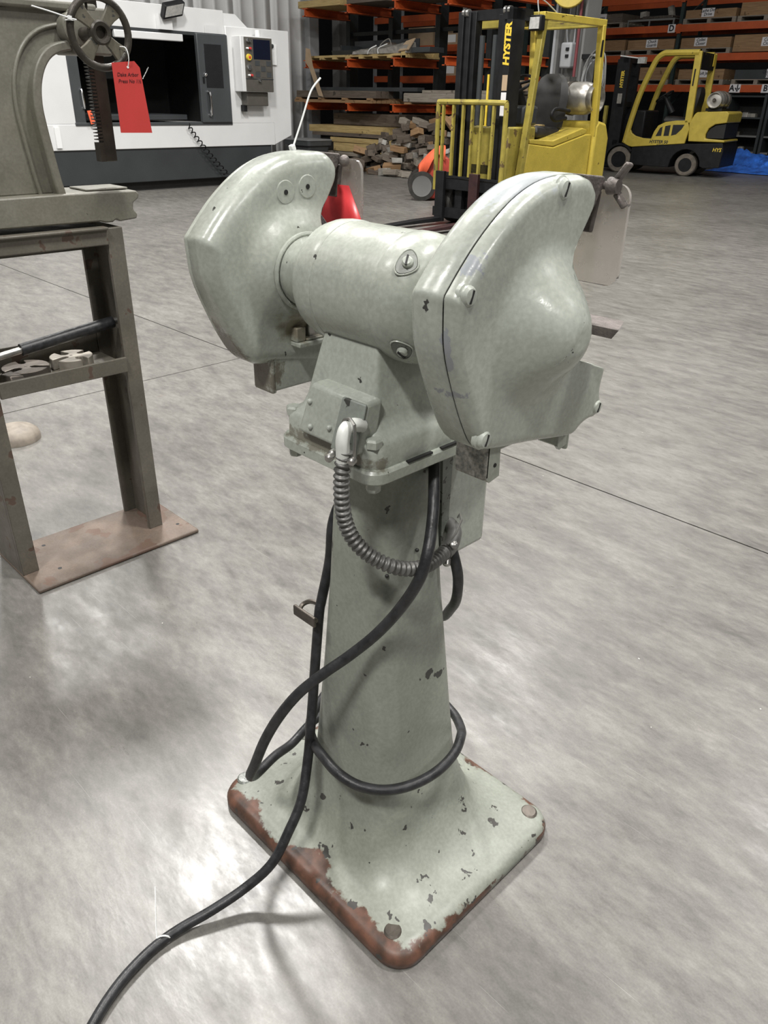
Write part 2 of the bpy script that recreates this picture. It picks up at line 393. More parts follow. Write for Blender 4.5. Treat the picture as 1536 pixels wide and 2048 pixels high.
# ------------------------------------------------------------------ setting
fl = struct(MB().box(-24, 8, -7, 28, -.14, -.02).build('floor', M_joint))
YS = [-7, -3, 2.35, 7.7, 13.05, 18.4, 28]
for j in range(len(YS) - 1):
    XS = [-24, -19.44, -14.1, -8.77, -3.44, 1.9, 8] if j < 2 else [-24, -12.4, -.4, 8]
    for i in range(len(XS) - 1):
        g = .0035
        MB().box(XS[i] + g, XS[i + 1] - g, YS[j] + g, YS[j + 1] - g, -.019, 0).build('slab', M_conc, fl)

# left wall of ribbed white sheet, built panel by panel
wl = struct(MB().box(-15.5, -15.36, -7, 12.62, 0, 8).build('wall_left', M_trimg))
pm = None
for i in range(21):
    y0 = -6.9 + i * .93
    if pm is None:
        b = MB()
        prof = [(0, 0)]
        for k in range(3):
            c = .155 + k * .31
            prof += [(c - .05, 0), (c - .025, .03), (c + .025, .03), (c + .05, 0)]
        prof += [(.93, 0)]
        ring0 = [(h, y, 0) for y, h in prof]; ring1 = [(h, y, 8) for y, h in prof]
        b.loft([ring0, ring1], False, False, closed=False)
        po = b.build('panel', M_wallw, wl, solid=.004, sharp=20); pm = po
    else:
        po = pm.copy(); COL.objects.link(po); po.parent = wl
    po.location = (-15.36, y0, 0)
struct(MB().box(-15.42, -15.2, 12.62, 12.9, 0, 8).build('trim_1', M_trimg, bevel=.02))
struct(MB().box(-15.3, -15.05, 13.35, 13.6, 0, 8).build('trim_2', M_colg, bevel=.02))
struct(MB().box(-24, 8, 27.8, 28, 0, 9).build('wall_back', M_farw))
struct(MB().box(-24.2, -24, 12.9, 28, 0, 9).build('wall_side', M_farw))
# building column with conduits
c = struct(MB().box(-7.98, -7.94, 11.5, 11.86, 0, 8).box(-7.52, -7.48, 11.5, 11.86, 0, 8).box(-7.94, -7.52, 11.66, 11.7, 0, 8).build('trim_3', M_colg))
MB().box(-8.02, -7.98, 11.48, 11.9, 0, 8).build('side_plate', M_trimg, c)
for x in (-7.72, -7.66): MB().cyl((x, 11.6, 2.05), (x, 11.6, 8), .012).build('conduit', M_trimg, c)
MB().tube(crom([(-7.83, 11.6, 2.04), (-7.84, 11.55, 2.3), (-7.82, 11.58, 2.8), (-7.82, 11.6, 8)], 6), .012).build('conduit', M_trimg, c)
MB().cyl((-7.56, 11.45, 1.2), (-7.56, 11.45, 8), .022).build('pipe', M_pipe, c)
j = MB().box(-7.86, -7.66, 11.46, 11.62, 1.72, 2.06).build('junction_box', M_trimg, c, bevel=.03, seg=3)
MB().box(-7.75, -7.70, 11.44, 11.46, 1.86, 1.9).box(-7.75, -7.70, 11.44, 11.46, 1.95, 1.99).build('socket', M_black, j)
t = thing('hose_reel', 'bright yellow hose reel hung on grey building column', 'reel', (-7.68, 11.28, 2.72))
MB().lathe([(.1, -.05), (.24, -.06), (.25, -.05), (.25, -.035), (.11, -.03), (.11, .03), (.25, .035), (.25, .05), (.24, .06), (.1, .05)], (0, 0, 0), (.5, -.86, 0), 28, False).build('drum', M_yel, t)
MB().lathe([(.12, -.028), (.18, -.02), (.18, .02), (.12, .028)], (0, 0, 0), (.5, -.86, 0), 24).build('hose_winding', M_black, t)
MB().box(-.03, .03, .03, .22, -.03, .1).build('bracket', M_black, t)
t = thing('hose_coil', 'coil of grey hose hanging beside grey building column', 'hose', (-7.22, 11.45, 1.6))
for k, (r, dz) in enumerate([(.22, 0), (.25, -.03), (.27, .01), (.24, -.06), (.29, -.02)]):
    MB().tube([(r * .62 * math.cos(a), .03 * k - .05 + .03 * math.sin(3 * a + k), dz + r * 1.25 * math.sin(a)) for a in [2 * PI * i / 36 for i in range(36)]], .013, 7, True).build('loop', M_trimg if k % 2 else M_colg, t)
MB().box(-.27, .08, .05, .12, .24, .30).build('hook', M_black, t)

# ------------------------------------------------------------------ pedestal grinder (hero)
SH = 1.018      # shaft height
G = thing('pedestal_grinder', 'grey-green double-ended pedestal grinder standing on a chipped square base', 'grinder', (-.77, .76, 0))
rings = []
for z, hx, hy, r, cx in [(0, .252, .213, .045, .025), (.006, .256, .2165, .048, .025), (.018, .256, .2165, .048, .025), (.027, .2525, .213, .046, .025),
                         (.033, .245, .205, .042, .025), (.036, .232, .193, .05, .025), (.040, .21, .175, .06, .025), (.048, .186, .16, .07, .025), (.062, .163, .145, .07, .025),
                         (.085, .142, .131, .064, .025), (.115, .126, .119, .057, .025), (.15, .1145, .110, .052, .025), (.20, .104, .102, .047, .024),
                         (.28, .0965, .0955, .044, .022), (.40, .0865, .0865, .041, .02), (.55, .0755, .0755, .038, .016), (.70, .067, .067, .034, .013), (.786, .0625, .0625, .032, .010)]:
    rings.append(rrect(hx, hy, r, z, cx, 0, 9))
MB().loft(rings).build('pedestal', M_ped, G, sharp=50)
for x, y in [(.248, .193), (-.218, -.17), (.236, -.184), (-.205, .185)]:
    MB().lathe([(.0, .0385), (.013, .0385), (.016, .036), (.016, .02)], (x * .96, y * .96, 0), (0, 0, 1), 18).build('anchor_bolt', M_dsteel if x > 0 else M_pocket, G)
MB().loft([rrect(.100, .110, .022, .784), rrect(.106, .116, .026, .789), rrect(.106, .116, .026, .803), rrect(.103, .113, .024, .807)]).build('mount_plate', M_g, G)
MB().box(.101, .1065, -.05, .0, .8062, .8092).box(.101, .1065, .02, .07, .8062, .8092).build('gasket_gap', M_dark, G)
MB().loft([rrect(.098, .110, .024, .807), rrect(.098, .110, .024, .838), rrect(.093, .105, .026, .846), rrect(.080, .092, .016, .855), rrect(.073, .085, .011, .870),
           rrect(.066, .076, .008, .905), rrect(.059, .066, .007, .945), rrect(.055, .060, .006, .965), rrect(.05, .05, .006, .985)]).build('motor_base', M_g, G, sharp=50)
for sx, sy in ((1, -1), (-1, -1), (1, 1), (-1, 1)):
    h = MB().lathe([(.0125, .838), (.0125, .8475), (.010, .8505), (0, .8505)], (sx * .085, sy * .097, 0), (0, 0, 1), 6).build('hex_bolt', M_g, G)
    MB().lathe([(0, .771), (.009, .771), (.011, .774), (.011, .784)], (sx * .085, sy * .097, 0), (0, 0, 1), 6).build('hex_nut', M_g, G)
# terminal box on the rear face of the motor base
tb = MB(); f0 = [(-.048, -.122, .828), (.078, -.122, .828), (.078, -.104, .898), (-.036, -.104, .900)]; f1 = [(-.048, -.085, .828), (.078, -.085, .828), (.078, -.072, .899), (-.036, -.072, .901)]
tb.loft([f0, f1]); tbo = tb.build('terminal_box', M_g, G, bevel=.006, seg=3)
cp = MB(); cp.loft([[(.028, -.1255, .826), (.079, -.1255, .826), (.079, -.1065, .897), (.034, -.1075, .897)], [(.028, -.122, .827), (.079, -.122, .827), (.079, -.103, .898), (.034, -.103, .898)]])
cp.build('cover_plate', MATS.get('x') or paint('cover_plate_grey', (.25, .275, .245), chips=.66, cscale=30, rough=.4), tbo, bevel=.003)
for x, z in ((-.030, .875), (.018, .851), (-.02, .842)):
    MB().ball((x, -.1235 + (z - .828) * .26, z), .0042, 8).build('screw', M_head, tbo)
# motor
def bell(sg):
    prof = [(.0845, .058), (.0855, .060), (.0855, .072), (.084, .086), (.0795, .100), (.072, .111), (.063, .118), (.0555, .121), (.053, .124), (.0515, .135), (.0515, .19)]
    return MB().lathe([(r, h) for r, h in prof], (0, 0, SH), (sg, 0, 0), 56)
MB().lathe([(.082, -.060), (.0842, -.0585), (.0842, .0585), (.082, .060)], (0, 0, SH), (1, 0, 0), 64).build('motor_body', M_g, G, sharp=50)
for sg in (1, -1):
    eb = bell(sg).build('end_bell', M_g, G, sharp=50)
    for a in ((135, -140, 45, -45) if sg > 0 else ()):
        ar = math.radians(a); rad = Vector((0, math.cos(ar), math.sin(ar))); tan = Vector((0, -math.sin(ar), math.cos(ar))); ax = Vector((sg, 0, 0))
        nrm = (rad * .9 + ax * .42).normalized(); al = (ax - nrm * ax.dot(nrm)).normalized()
        cpt = Vector((sg * .099, 0, SH)) + rad * .0797
        lens = [cpt + tan * (.0155 * math.sin(t) * (1 - .35 * math.cos(t))) + al * (.0125 * math.cos(t)) + nrm * .0006 for t in [2 * PI * i / 24 for i in range(24)]]
        rim = [p - nrm * .004 for p in lens]
        pk = MB().loft([rim, lens]).build('screw_pocket', M_pocket, eb)
        lens2 = [cpt + (p - cpt) * 1.12 for p in lens]
        MB().tube([q - nrm * .001 for q in lens2], .0011, 6, True).build('pocket_rim', M_g, eb)
        MB().lathe([(.0072, 0), (.0072, .0045), (.005, .0072), (0, .008)], cpt, nrm, 18).build('screw', M_head, eb)
        MB().obox(cpt + nrm * .0078, (tan * .9 + al * .3, al * .9 - tan * .3, nrm), (.0066, .0011, .0012)).build('slot', M_dark, eb)
    MB().tube([Vector((sg * .1665, .0565 * math.cos(a), SH + .0545 * math.sin(a))) for a in [2 * PI * i / 48 for i in range(48)]], .0035, 8, True).build('collar_ring', M_g, G)

# wheel guards
OUT = [(.088, .144), (.084, .150), (.072, .160), (.052, .1615), (.0, .160), (-.04, .148), (-.075, .128), (-.106, .104), (-.132, .078), (-.153, .054), (-.153, .054), (-.152, .03), (-.150, .0), (-.138, -.036),
       (-.113, -.094), (-.088, -.134), (-.06, -.140), (.02, -.152), (.105, -.168), (.118, -.166), (.130, -.158), (.148, -.153), (.166, -.155), (.177, -.140), (.166, -.118), (.173, -.086), (.173, -.086), (.13, -.070), (.082, -.054), (.078, -.050),
       (.088, -.02), (.084, .016), (.066, .040), (.052, .054), (.048, .070), (.054, .088), (.086, .134)]
OUTL = chaikin(OUT, 2); GC = (-.03, -.04)
def is_open(p): return p[0] > .045 and -.088 < p[1] < .139
def guard(sg):
    n = len(OUTL); inner = paint
    lens = [math.hypot(p[0] - GC[0], p[1] - GC[1]) for p in OUTL]
    # outer cover
    ss = [1, .997, .99, .98, .965, .945, .92, .89] + [.83 - .05 * i for i in range(16)] + [.03]
    rings = []
    for s in ss:
        ring = []
        for p, l in zip(OUTL, lens):
            y = GC[0] + (p[0] - GC[0]) * s; z = GC[1] + (p[1] - GC[1]) * s; d = (1 - s) * l
            h = .0165 * math.sqrt(max(0, 1 - (1 - min(d / .0125, 1)) ** 2))
            r = math.hypot(y - .004, z + .004); bs = .054 * (1 - smooth(.012, .098, r)) * min(1, d / .012 + .3)
            ring.append((sg * (.2465 + h + bs), y, SH + z))
        rings.append(ring)
    back = [(sg * .2445, p[0], SH + p[1]) for p in OUTL]
    cv = MB().loft([back] + rings, False, True).build('guard_cover', M_g, G, sharp=60)
    # inner body: rim band and dished inner wall with a flare to the motor neck
    b = MB(); rr = []
    for x in (.2425, .212): rr.append([(sg * x, p[0] * .998, SH + p[1] * .998) for p in OUTL])
    for s in [.998, .985, .965, .94, .91, .88, .84] + [.8 - .05 * i for i in range(14)]:
        ring = []
        for p, l in zip(OUTL, lens):
            y = GC[0] + (p[0] - GC[0]) * s; z = GC[1] + (p[1] - GC[1]) * s; d = (1 - s) * l
            h = .022 * math.sqrt(max(0, 1 - (1 - min(d / .022, 1)) ** 2))
            r = math.hypot(y, z); fl_ = .02 * (1 - smooth(.056, .098, r))
            ring.append((sg * (.2115 - h - fl_), y, SH + z))
        rr.append(ring)
    vs = [p for r in rr for p in r]; fs = []
    for k in range(len(rr) - 1):
        for i in range(n):
            jn = (i + 1) % n
            if k < 2 and is_open(OUTL[i]) and is_open(OUTL[jn]): continue
            fs.append((k * n + i, k * n + jn, (k + 1) * n + jn, (k + 1) * n + i))
    fs.append(tuple((len(rr) - 1) * n + i for i in range(n)))
    b.add(vs, fs); gb = b.build('guard_body', M_g, G, sharp=60, solid=.003)
    # dust chute below the guard (open on its outer side)
    x0, x1 = sg * .192, sg * .200
    MB().box(min(x0, x1), max(x0, x1), -.054, .135, SH - .186, SH - .115).build('chute_wall', M_g, gb, bevel=.0035, seg=3)
    xa, xb = sorted((sg * .192, sg * .243))
    MB().box(xa, xb, -.056, -.046, SH - .190, SH - .11).build('chute_wall', M_grit if sg > 0 else M_g, gb, bevel=.004)
    MB().box(xa, xb, .126, .134, SH - .200, SH - .12).build('chute_wall', M_g, gb, bevel=.004)
    for y0, y1 in ((-.052, -.022), (.104, .130)):
        xa2, xb2 = sorted((sg * .238, sg * .243))
        fo = MB().prism([(y0, SH - .12), (y0, SH - .188), (y0 + .006, SH - .194), (y1 - .004, SH - .19), (y1 - .006, SH - .15), (y1, SH - .12)], 'x', xa2, xb2).build('chute_flange', M_g, G)
        MB().cyl((sg * .2432, (y0 + y1) / 2, SH - .172), (sg * .2438, (y0 + y1) / 2, SH - .172), .0028).build('hole', M_dark, fo)
    # wheel inside
    wx = sg * .222
    MB().lathe([(.02, -.013), (.098, -.013), (.1, -.011), (.1, .011), (.098, .013), (.02, .013)], (wx, 0, SH), (1, 0, 0), 40).build('grinding_wheel', M_abrasive, G)
    # tool rest
    ty = SH - .012
    tr = MB().loft([[(sg * .182, .098, ty), (sg * .31, .098, ty + .001), (sg * .288, .148, ty), (sg * .182, .148, ty)],
                    [(sg * .182, .098, ty - .011), (sg * .302, .098, ty - .011), (sg * .282, .146, ty - .011), (sg * .182, .148, ty - .011)]]).build('tool_rest', M_rough_iron, G)
    MB().box(*sorted((sg * .183, sg * .195)), .06, .14, ty - .10, ty - .002).build('rest_arm', M_rough_iron, tr, bevel=.003)
    # spark shield with its hinge bracket
    br = MB().prism([(.060, SH + .162), (.104, SH + .158), (.110, SH + .150), (.098, SH + .138), (.080, SH + .108), (.072, SH + .112), (.074, SH + .146)], 'x', *sorted((sg * .205, sg * .258))).build('shield_bracket', M_rough_iron, G, bevel=.002)
    cl = MB().obox((sg * .2315, .1115, SH + .118), ((1, 0, 0), (0, .97, -.2), (0, .2, .97)), (.017, .004, .024)).build('shield_clamp', M_rough_iron, G, bevel=.002)
    if sg > 0:
        MB().cyl((.205, .107, SH + .148), (.275, .107, SH + .148), .0045).build('hinge_pin', M_rough_iron, br)
        wn = MB().cyl((.264, .107, SH + .148), (.276, .107, SH + .148), .010, .008).build('wing_nut', M_rough_iron, G)
        MB().obox((.276, .1135, SH + .164), ((.55, .1, .83), (.0, 1, -.1), (.83, 0, -.55)), (.011, .0065, .0028)).build('wing', M_rough_iron, wn, bevel=.002)
        MB().obox((.276, .117, SH + .133), ((.6, .2, -.75), (.0, 1, .2), (.75, 0, .6)), (.010, .006, .0028)).build('wing', M_rough_iron, wn, bevel=.002)
    else:
        MB().cyl((-.262, .107, SH + .148), (-.196, .107, SH + .148), .0045).build('hinge_pin', M_rough_iron, br)
        MB().ball((-.198, .107, SH + .148), .0085, 10).build('pin_head', M_rough_iron, br)
    # acrylic plate with rounded corners
    pts = [(q[0], q[1]) for q in rrect(.0585, .058, .016, 0)]
    fr = [(sg * .2285 + x, .116 - .10 * (y) * .0 + .0, SH + .092 + y) for x, y in pts]; bk = [(p[0], p[1] + .005, p[2]) for p in fr]
    MB().loft([fr, bk]).build('spark_shield', M_acr, G)
    return cv, gb
cvR, gbR = guard(1); cvL, gbL = guard(-1)
# cover screws on the near guard
for y, z, r in ((.017, .149, .012), (-.134, .055, .0115), (-.088, -.117, .0115), (.160, -.138, .0105)):
    s_ = MB().lathe([(r * 1.18, -.004), (r * 1.18, .001), (r, .002), (r, .005), (r * .75, .0085), (0, .0095)], (.2568, y, SH + z), (1, 0, 0), 22).build('cover_screw', M_head, G)
    MB().obox((.2655, y, SH + z), ((1, 0, 0), (0, .35, .94), (0, .94, -.35)), (.0012, r * .62, .0011)).build('slot', M_dark, s_)
# round pads with holes on the far guard, inner side
for y, z in ((-.017, .111), (.024, .1165)):
    d_ = MB().lathe([(.0168, -.003), (.0168, .0025), (.0155, .0035), (.0, .0035)], (-.1905, y, SH + z), (1, 0, 0), 26).build('round_pad', M_g, G)
    MB().cyl((-.1868, y, SH + z), (-.1862, y, SH + z), .0036).build('hole', M_dark, d_)
# slotted rest bracket on the far guard, inner side
bk = MB().box(-.192, -.166, -.018, .105, SH - .116, SH - .108).box(-.192, -.172, -.018, .0, SH - .108, SH - .085).box(-.192, -.170, .0, .07, SH - .108, SH - .104).build('rest_bracket', M_g, G, bevel=.002)
MB().prism([(.012, SH - .106), (.05, SH - .106), (.05, SH - .068), (.022, SH - .066), (.012, SH - .078)], 'x', -.188, -.180).build('slotted_tab', M_steel, bk, bevel=.002)
MB().prism([(.026, SH - .100), (.04, SH - .100), (.03, SH - .078)], 'x', -.1798, -.1792).build('slot', M_dark, bk)
# switch box
sw = MB().box(-.06, .072, .075, .186, .575, .782).build('switch_box', M_g, G, bevel=.010, seg=3)
MB().box(-.045, .058, .186, .190, .60, .76).build('front_plate', M_g, sw, bevel=.002)
MB().prism([(.06, .78), (.085, .78), (.082, .60), (.07, .585)], 'x', .05, .0745).build('side_seam', M_pocket, sw)
# flexible conduit with two fittings
CONDUIT = [(.084, -.148, .846), (.082, -.152, .813), (.082, -.152, .775), (.082, -.146, .738), (.090, -.135, .707), (.104, -.115, .680), (.121, -.091, .662), (.130, -.060, .649), (.131, -.028, .642), (.124, .005, .638), (.115, .034, .636)]
pth = crom(CONDUIT, 40); acc = 0; rs = []
for i, p in enumerate(pth):
    if i: acc += (p - pth[i - 1]).length
    rs.append(.0098 + .0019 * math.cos(acc / .0088 * 2 * PI))
MB().tube(pth, rs, 14).build('flexible_conduit', M_conduit, G, sharp=0 or 80)
e1 = MB().tube(crom([(.074, -.108, .868), (.076, -.126, .875), (.079, -.142, .874), (.082, -.150, .862), (.083, -.151, .848), (.083, -.151, .832)], 6), [.0092] * 31, 14).build('elbow_fitting', M_cast, G)
MB().tube([(.066, -.142, .842), (.066, -.141, .868), (.072, -.138, .884), (.083, -.138, .889), (.095, -.141, .884), (.099, -.144, .868), (.099, -.146, .842)], .0022, 6).build('strap', M_steel, e1)
for p in ((.064, -.152, .838), (.072, -.164, .838), (.1, -.150, .838)):
    MB().lathe([(.0055, -.004), (.0055, .004), (.003, .006), (0, .006)], p, (.4, -.9, 0), 12).build('clamp_screw', M_steel, e1)
e2 = MB().tube(crom([(.118, .026, .636), (.110, .048, .634), (.100, .066, .636), (.088, .082, .640), (.07, .09, .643)], 6), .0125, 14).build('elbow_fitting', M_conduit, G)
MB().tube([(.122, .026, .652), (.118, .050, .660), (.105, .078, .668), (.090, .092, .668), (.080, .100, .655)], .002, 6).build('strap', M_steel, e2)
MB().lathe([(.006, -.005), (.006, .005), (.003, .007), (0, .007)], (.128, .034, .650), (.6, -.4, .6), 12).build('clamp_screw', M_steel, e2)
MB().lathe([(.006, -.005), (.006, .005), (.003, .007), (0, .007)], (.120, .030, .618), (.4, -.5, -.6), 12).build('clamp_screw', M_steel, e2)
# power cord, wound around the pedestal
A = [(.055, .06, .785), (.075, .040, .772), (.092, .022, .757), (.112, .001, .737), (.128, -.018, .712), (.147, -.046, .682), (.149, -.063, .644), (.129, -.076, .592), (.100, -.098, .537), (.070, -.128, .493), (.046, -.159, .462), (.021, -.191, .425),
     (-.002, -.215, .377), (-.026, -.231, .317), (-.049, -.240, .250), (-.069, -.238, .208), (-.090, -.212, .176), (-.112, -.154, .163), (-.129, -.101, .146), (-.135, -.045, .16), (-.12, .03, .185), (-.08, .11, .2), (0, .145, .21), (.07, .135, .212),
     (.118, .105, .222), (.142, .075, .236), (.162, .036, .242), (.172, -.011, .246), (.168, -.053, .245), (.155, -.091, .245), (.134, -.121, .246), (.104, -.144, .251), (.069, -.155, .259), (.029, -.150, .259), (-.030, -.127, .240), (-.085, -.088, .228), (-.105, -.03, .25), (-.1, .04, .3)]
Bc = [(-.03, .06, .72), (-.055, .0, .70), (-.066, -.022, .674), (-.070, -.039, .633), (-.073, -.044, .566), (-.070, -.066, .498), (-.066, -.076, .474), (-.057, -.094, .393), (-.046, -.112, .320), (-.034, -.129, .269), (-.022, -.147, .217), (.001, -.183, .161),
      (.010, -.222, .118), (.012, -.262, .075), (-.004, -.310, .040), (-.02, -.370, .022), (-.035, -.423, .012), (-.038, -.468, .0095), (-.030, -.515, .0095), (-.017, -.554, .0095), (.003, -.593, .0095), (.03, -.632, .0095), (.08, -.69, .0095)]
Cc = [(.108, .052, .634), (.118, .052, .612), (.124, .055, .585), (.122, .060, .555), (.11, .072, .520), (.088, .088, .485), (.053, .108, .440), (.0, .115, .42), (-.05, .10, .43)]
cord = MB()
for P in (A, Bc, Cc): cord.tube(crom(P, 6), .0088, 10)
cord.build('power_cord', M_rubber, G, sharp=0 or 80)
hk = MB().tube(crom([(-.050, -.095, .478), (-.072, -.098, .470), (-.098, -.092, .468), (-.106, -.080, .474), (-.095, -.070, .482), (-.07, -.066, .484)], 5), [.0042] * 26, 6).build('cord_hook', M_dsteel, G)
MB().obox((-.078, -.098, .474), ((1, 0, 0), (0, 1, 0), (0, 0, 1)), (.028, .003, .010)).build('hook_plate', M_dsteel, hk, bevel=.002)
for p in ((.0785, -.0595, .612), (.0885, -.005, .640)): MB().ball(p, .0033, 8).build('drilled_hole', M_dark, G)
# things tied to the grinder
zt = thing('cable_tie', 'white cable tie standing up from the far guard top', 'cable tie', (-.77, .76, 0))
MB().tube(crom([(-.245, .042, SH + .160), (-.245, .048, SH + .172), (-.244, .064, SH + .205), (-.243, .081, SH + .241), (-.240, .098, SH + .259)], 5), .0014, 6).build('strap', M_white, zt)
MB().obox((-.245, .044, SH + .1645), ((1, 0, 0), (0, .9, .3), (0, -.3, .9)), (.0045, .0035, .005)).build('tie_head', M_white, zt, bevel=.001)
rt = MB(); ra = []; rb = []
for i in range(7):
    t_ = i / 6; y = .1105 - .004 * math.sin(t_ * PI)
    ra.append((-.287 + .095 * t_, y, SH + .113)); rb.append((-.291 + .172 * t_, y - .004, SH + .0))
rt.loft([ra, rb], False, False, closed=False)
rto = rt.build('inventory_tag', M_redfilm, None, solid=.001); at(rto, (-.77, .76, 0)); tag(rto, 'glossy red tag hanging behind the far spark shield', 'tag')
z2 = thing('cable_tie', 'thin white cable tie around black cord on the floor', 'cable tie', (-.77, .76, 0))
MB().tube([(-.038 + .0115 * math.cos(a) * .6, -.452 + .0115 * math.cos(a) * .8, .0105 + .0105 * math.sin(a)) for a in [2 * PI * i / 16 for i in range(16)]], .0014, 5, True).build('loop', M_white, z2)
MB().tube(crom([(-.045, -.460, .012), (-.058, -.452, .03), (-.074, -.440, .055), (-.088, -.430, .075)], 4), .0012, 5).build('tail', M_white, z2)

# ------------------------------------------------------------------ arbor press on its stand
ST = athing('press_stand', 'rusty grey steel stand under the arbor press with rusty foot plate', 'stand', (-2.12, .86, 0))
MB().box(-2.245, -1.955, .585, 1.108, 0, .0135).build('foot_plate', M_rustplate, ST, bevel=.005)
for x, y in ((-2.03, .68), (-2.19, .70), (-2.03, 1.075)):
    MB().cyl((x, y, .0131), (x, y, .0138), .006).build('bolt_hole', M_dark, ST)
for y0, y1, yw in ((.585, .632, .585), (.992, 1.038, 1.03)):
    b = MB().box(-2.075, -2.06, y0, y1, .013, .935).box(-2.235, -2.222, y0, y1, .013, .935)
    if yw > .9: b.box(-2.222, -2.075, yw, y1, .013, .935)
    else: b.box(-2.222, -2.075, y0, y0 + .008, .013, .935)
    b.build('post', M_stand, ST, bevel=.002)
MB().box(-2.075, -2.055, .632, .992, .893, .938).box(-2.2, -2.075, .632, .992, .930, .938).box(-2.075, -2.045, .632, .992, .932, .94).build('top_rail', M_stand, ST, bevel=.003)
MB().box(-2.235, -2.215, .632, .992, .86, .938).build('top_rail', M_stand, ST, bevel=.003)
MB().box(-2.06, -2.05, .632, .992, .542, .585).box(-2.235, -2.06, .632, .992, .556, .565).build('shelf', M_stand, ST, bevel=.002)
MB().box(-2.235, -2.225, .632, .992, .565, .625).build('shelf_back', M_stand, ST, bevel=.002)

PR = athing('arbor_press', 'olive grey cast iron arbor press on top of the rusty stand', 'press', (-2.14, .86, .938))
basep = [(.40, .955), (.985, .951), (1.0, .947), (1.02, .947), (1.03, .953), (1.04, .947), (1.09, .951), (1.094, .962), (1.083, .975), (1.086, .992), (1.102, 1.002), (1.106, 1.012), (1.098, 1.022), (.92, 1.024), (.40, 1.02)]
MB().prism(basep, 'x', -2.235, -2.07).build('table', M_press, PR, bevel=.004)
MB().box(-2.2, -2.1, .97, 1.09, 1.0235, 1.029).build('table_pad', M_press, PR, bevel=.003)
throat = [(.912, 1.02), (.905, 1.06), (.898, 1.12), (.892, 1.18), (.890, 1.225), (.897, 1.27), (.915, 1.308), (.942, 1.332), (.985, 1.343)]
body = throat + [(1.07, 1.343), (1.085, 1.36), (1.088, 1.425), (1.06, 1.437), (.95, 1.437), (.84, 1.428), (.70, 1.435), (.58, 1.46), (.46, 1.46), (.44, 1.02)]
MB().prism(body, 'x', -2.19, -2.115).build('frame', M_press, PR, bevel=.006)
tc_ = [(p[0], 0, p[1]) for p in throat]; tc_ = [(v.x, v.z) for v in crom(tc_, 4)]
def offs(P, d):
    out = []
    for i, p in enumerate(P):
        a, b = P[max(i - 1, 0)], P[min(i + 1, len(P) - 1)]; t = Vector((b[0] - a[0], b[1] - a[1])).normalized(); out.append((p[0] - t.y * d, p[1] + t.x * d))
    return out
MB().prism(tc_ + offs(tc_, .022)[::-1], 'x', -2.22, -2.085).build('throat_flange', M_press, PR, bevel=.004)
MB().prism(offs(tc_, .050) + offs(tc_, .060)[::-1], 'x', -2.118, -2.108).build('web_bead', M_press, PR, bevel=.004)
MB().box(-2.2, -2.1, .44, 1.07, 1.424, 1.444).build('top_flange', M_press, PR, bevel=.006)
MB().lathe([(.036, -.0), (.036, .03), (.032, .036), (0, .036)], (-2.115, 1.0, 1.388), (1, 0, 0), 24).build('pinion_boss', M_press, PR)
MB().box(-2.2, -2.1, .99, 1.098, 1.335, 1.437).build('ram_housing', M_press, PR, bevel=.006)
rm = MB().box(-2.144, -2.116, 1.046, 1.080, 1.092, 1.55).build('ram', M_ram, PR, bevel=.003)
tb = MB(); z = 1.142
while z < 1.36:
    tb.prism([(1.047, z), (1.035, z + .0016), (1.035, z + .0036), (1.047, z + .0052)], 'x', -2.144, -2.116); z += .0079
tt = tb.build('rack_teeth', M_ram, rm); tt['kind'] = 'stuff'
MB().box(-2.144, -2.116, 1.034, 1.048, 1.092, 1.138).build('ram_foot', M_ram, rm)
M_spoke = paint('spoke_worn_enamel', (.13, .118, .088), chips=.64, cscale=60, rough=.45, dirt=.3, yell=.2)
HW = Vector((-1.995, 1.016, 1.378))
def hwp(r, a, dx=0): return HW + Vector((dx, r * math.cos(a), r * math.sin(a)))
hw = MB().tube([hwp(.072, 2 * PI * i / 48) for i in range(48)], .0085, 12, True).build('handwheel_rim', M_wheel, PR)
MB().lathe([(.014, -.10), (.016, -.02), (.024, -.018), (.026, .006), (.022, .010), (.014, .008), (.012, -.004), (0, -.004)], HW, (1, 0, 0), 28).build('handwheel_hub', M_wheel, PR)
for k in range(4):
    a = math.radians(45 + 90 * k + 4); u = Vector((0, math.cos(a), math.sin(a))); s_ = Vector((0, -math.sin(a), math.cos(a))); X_ = Vector((1, 0, 0))
    r0 = [HW + u * .02 + s_ * q * .011 + X_ * e for q, e in ((-1, -.006), (1, -.006), (1, .004), (-1, .004))]
    r1 = [HW + u * .045 + s_ * q * .0145 + X_ * e for q, e in ((-1, -.006), (1, -.006), (1, .003), (-1, .003))]
    r2 = [HW + u * .068 + s_ * q * .021 + X_ * e for q, e in ((-1, -.005), (1, -.005), (1, .004), (-1, .004))]
    MB().loft([r0, r1, r2]).build('spoke', M_spoke, PR, bevel=.002)
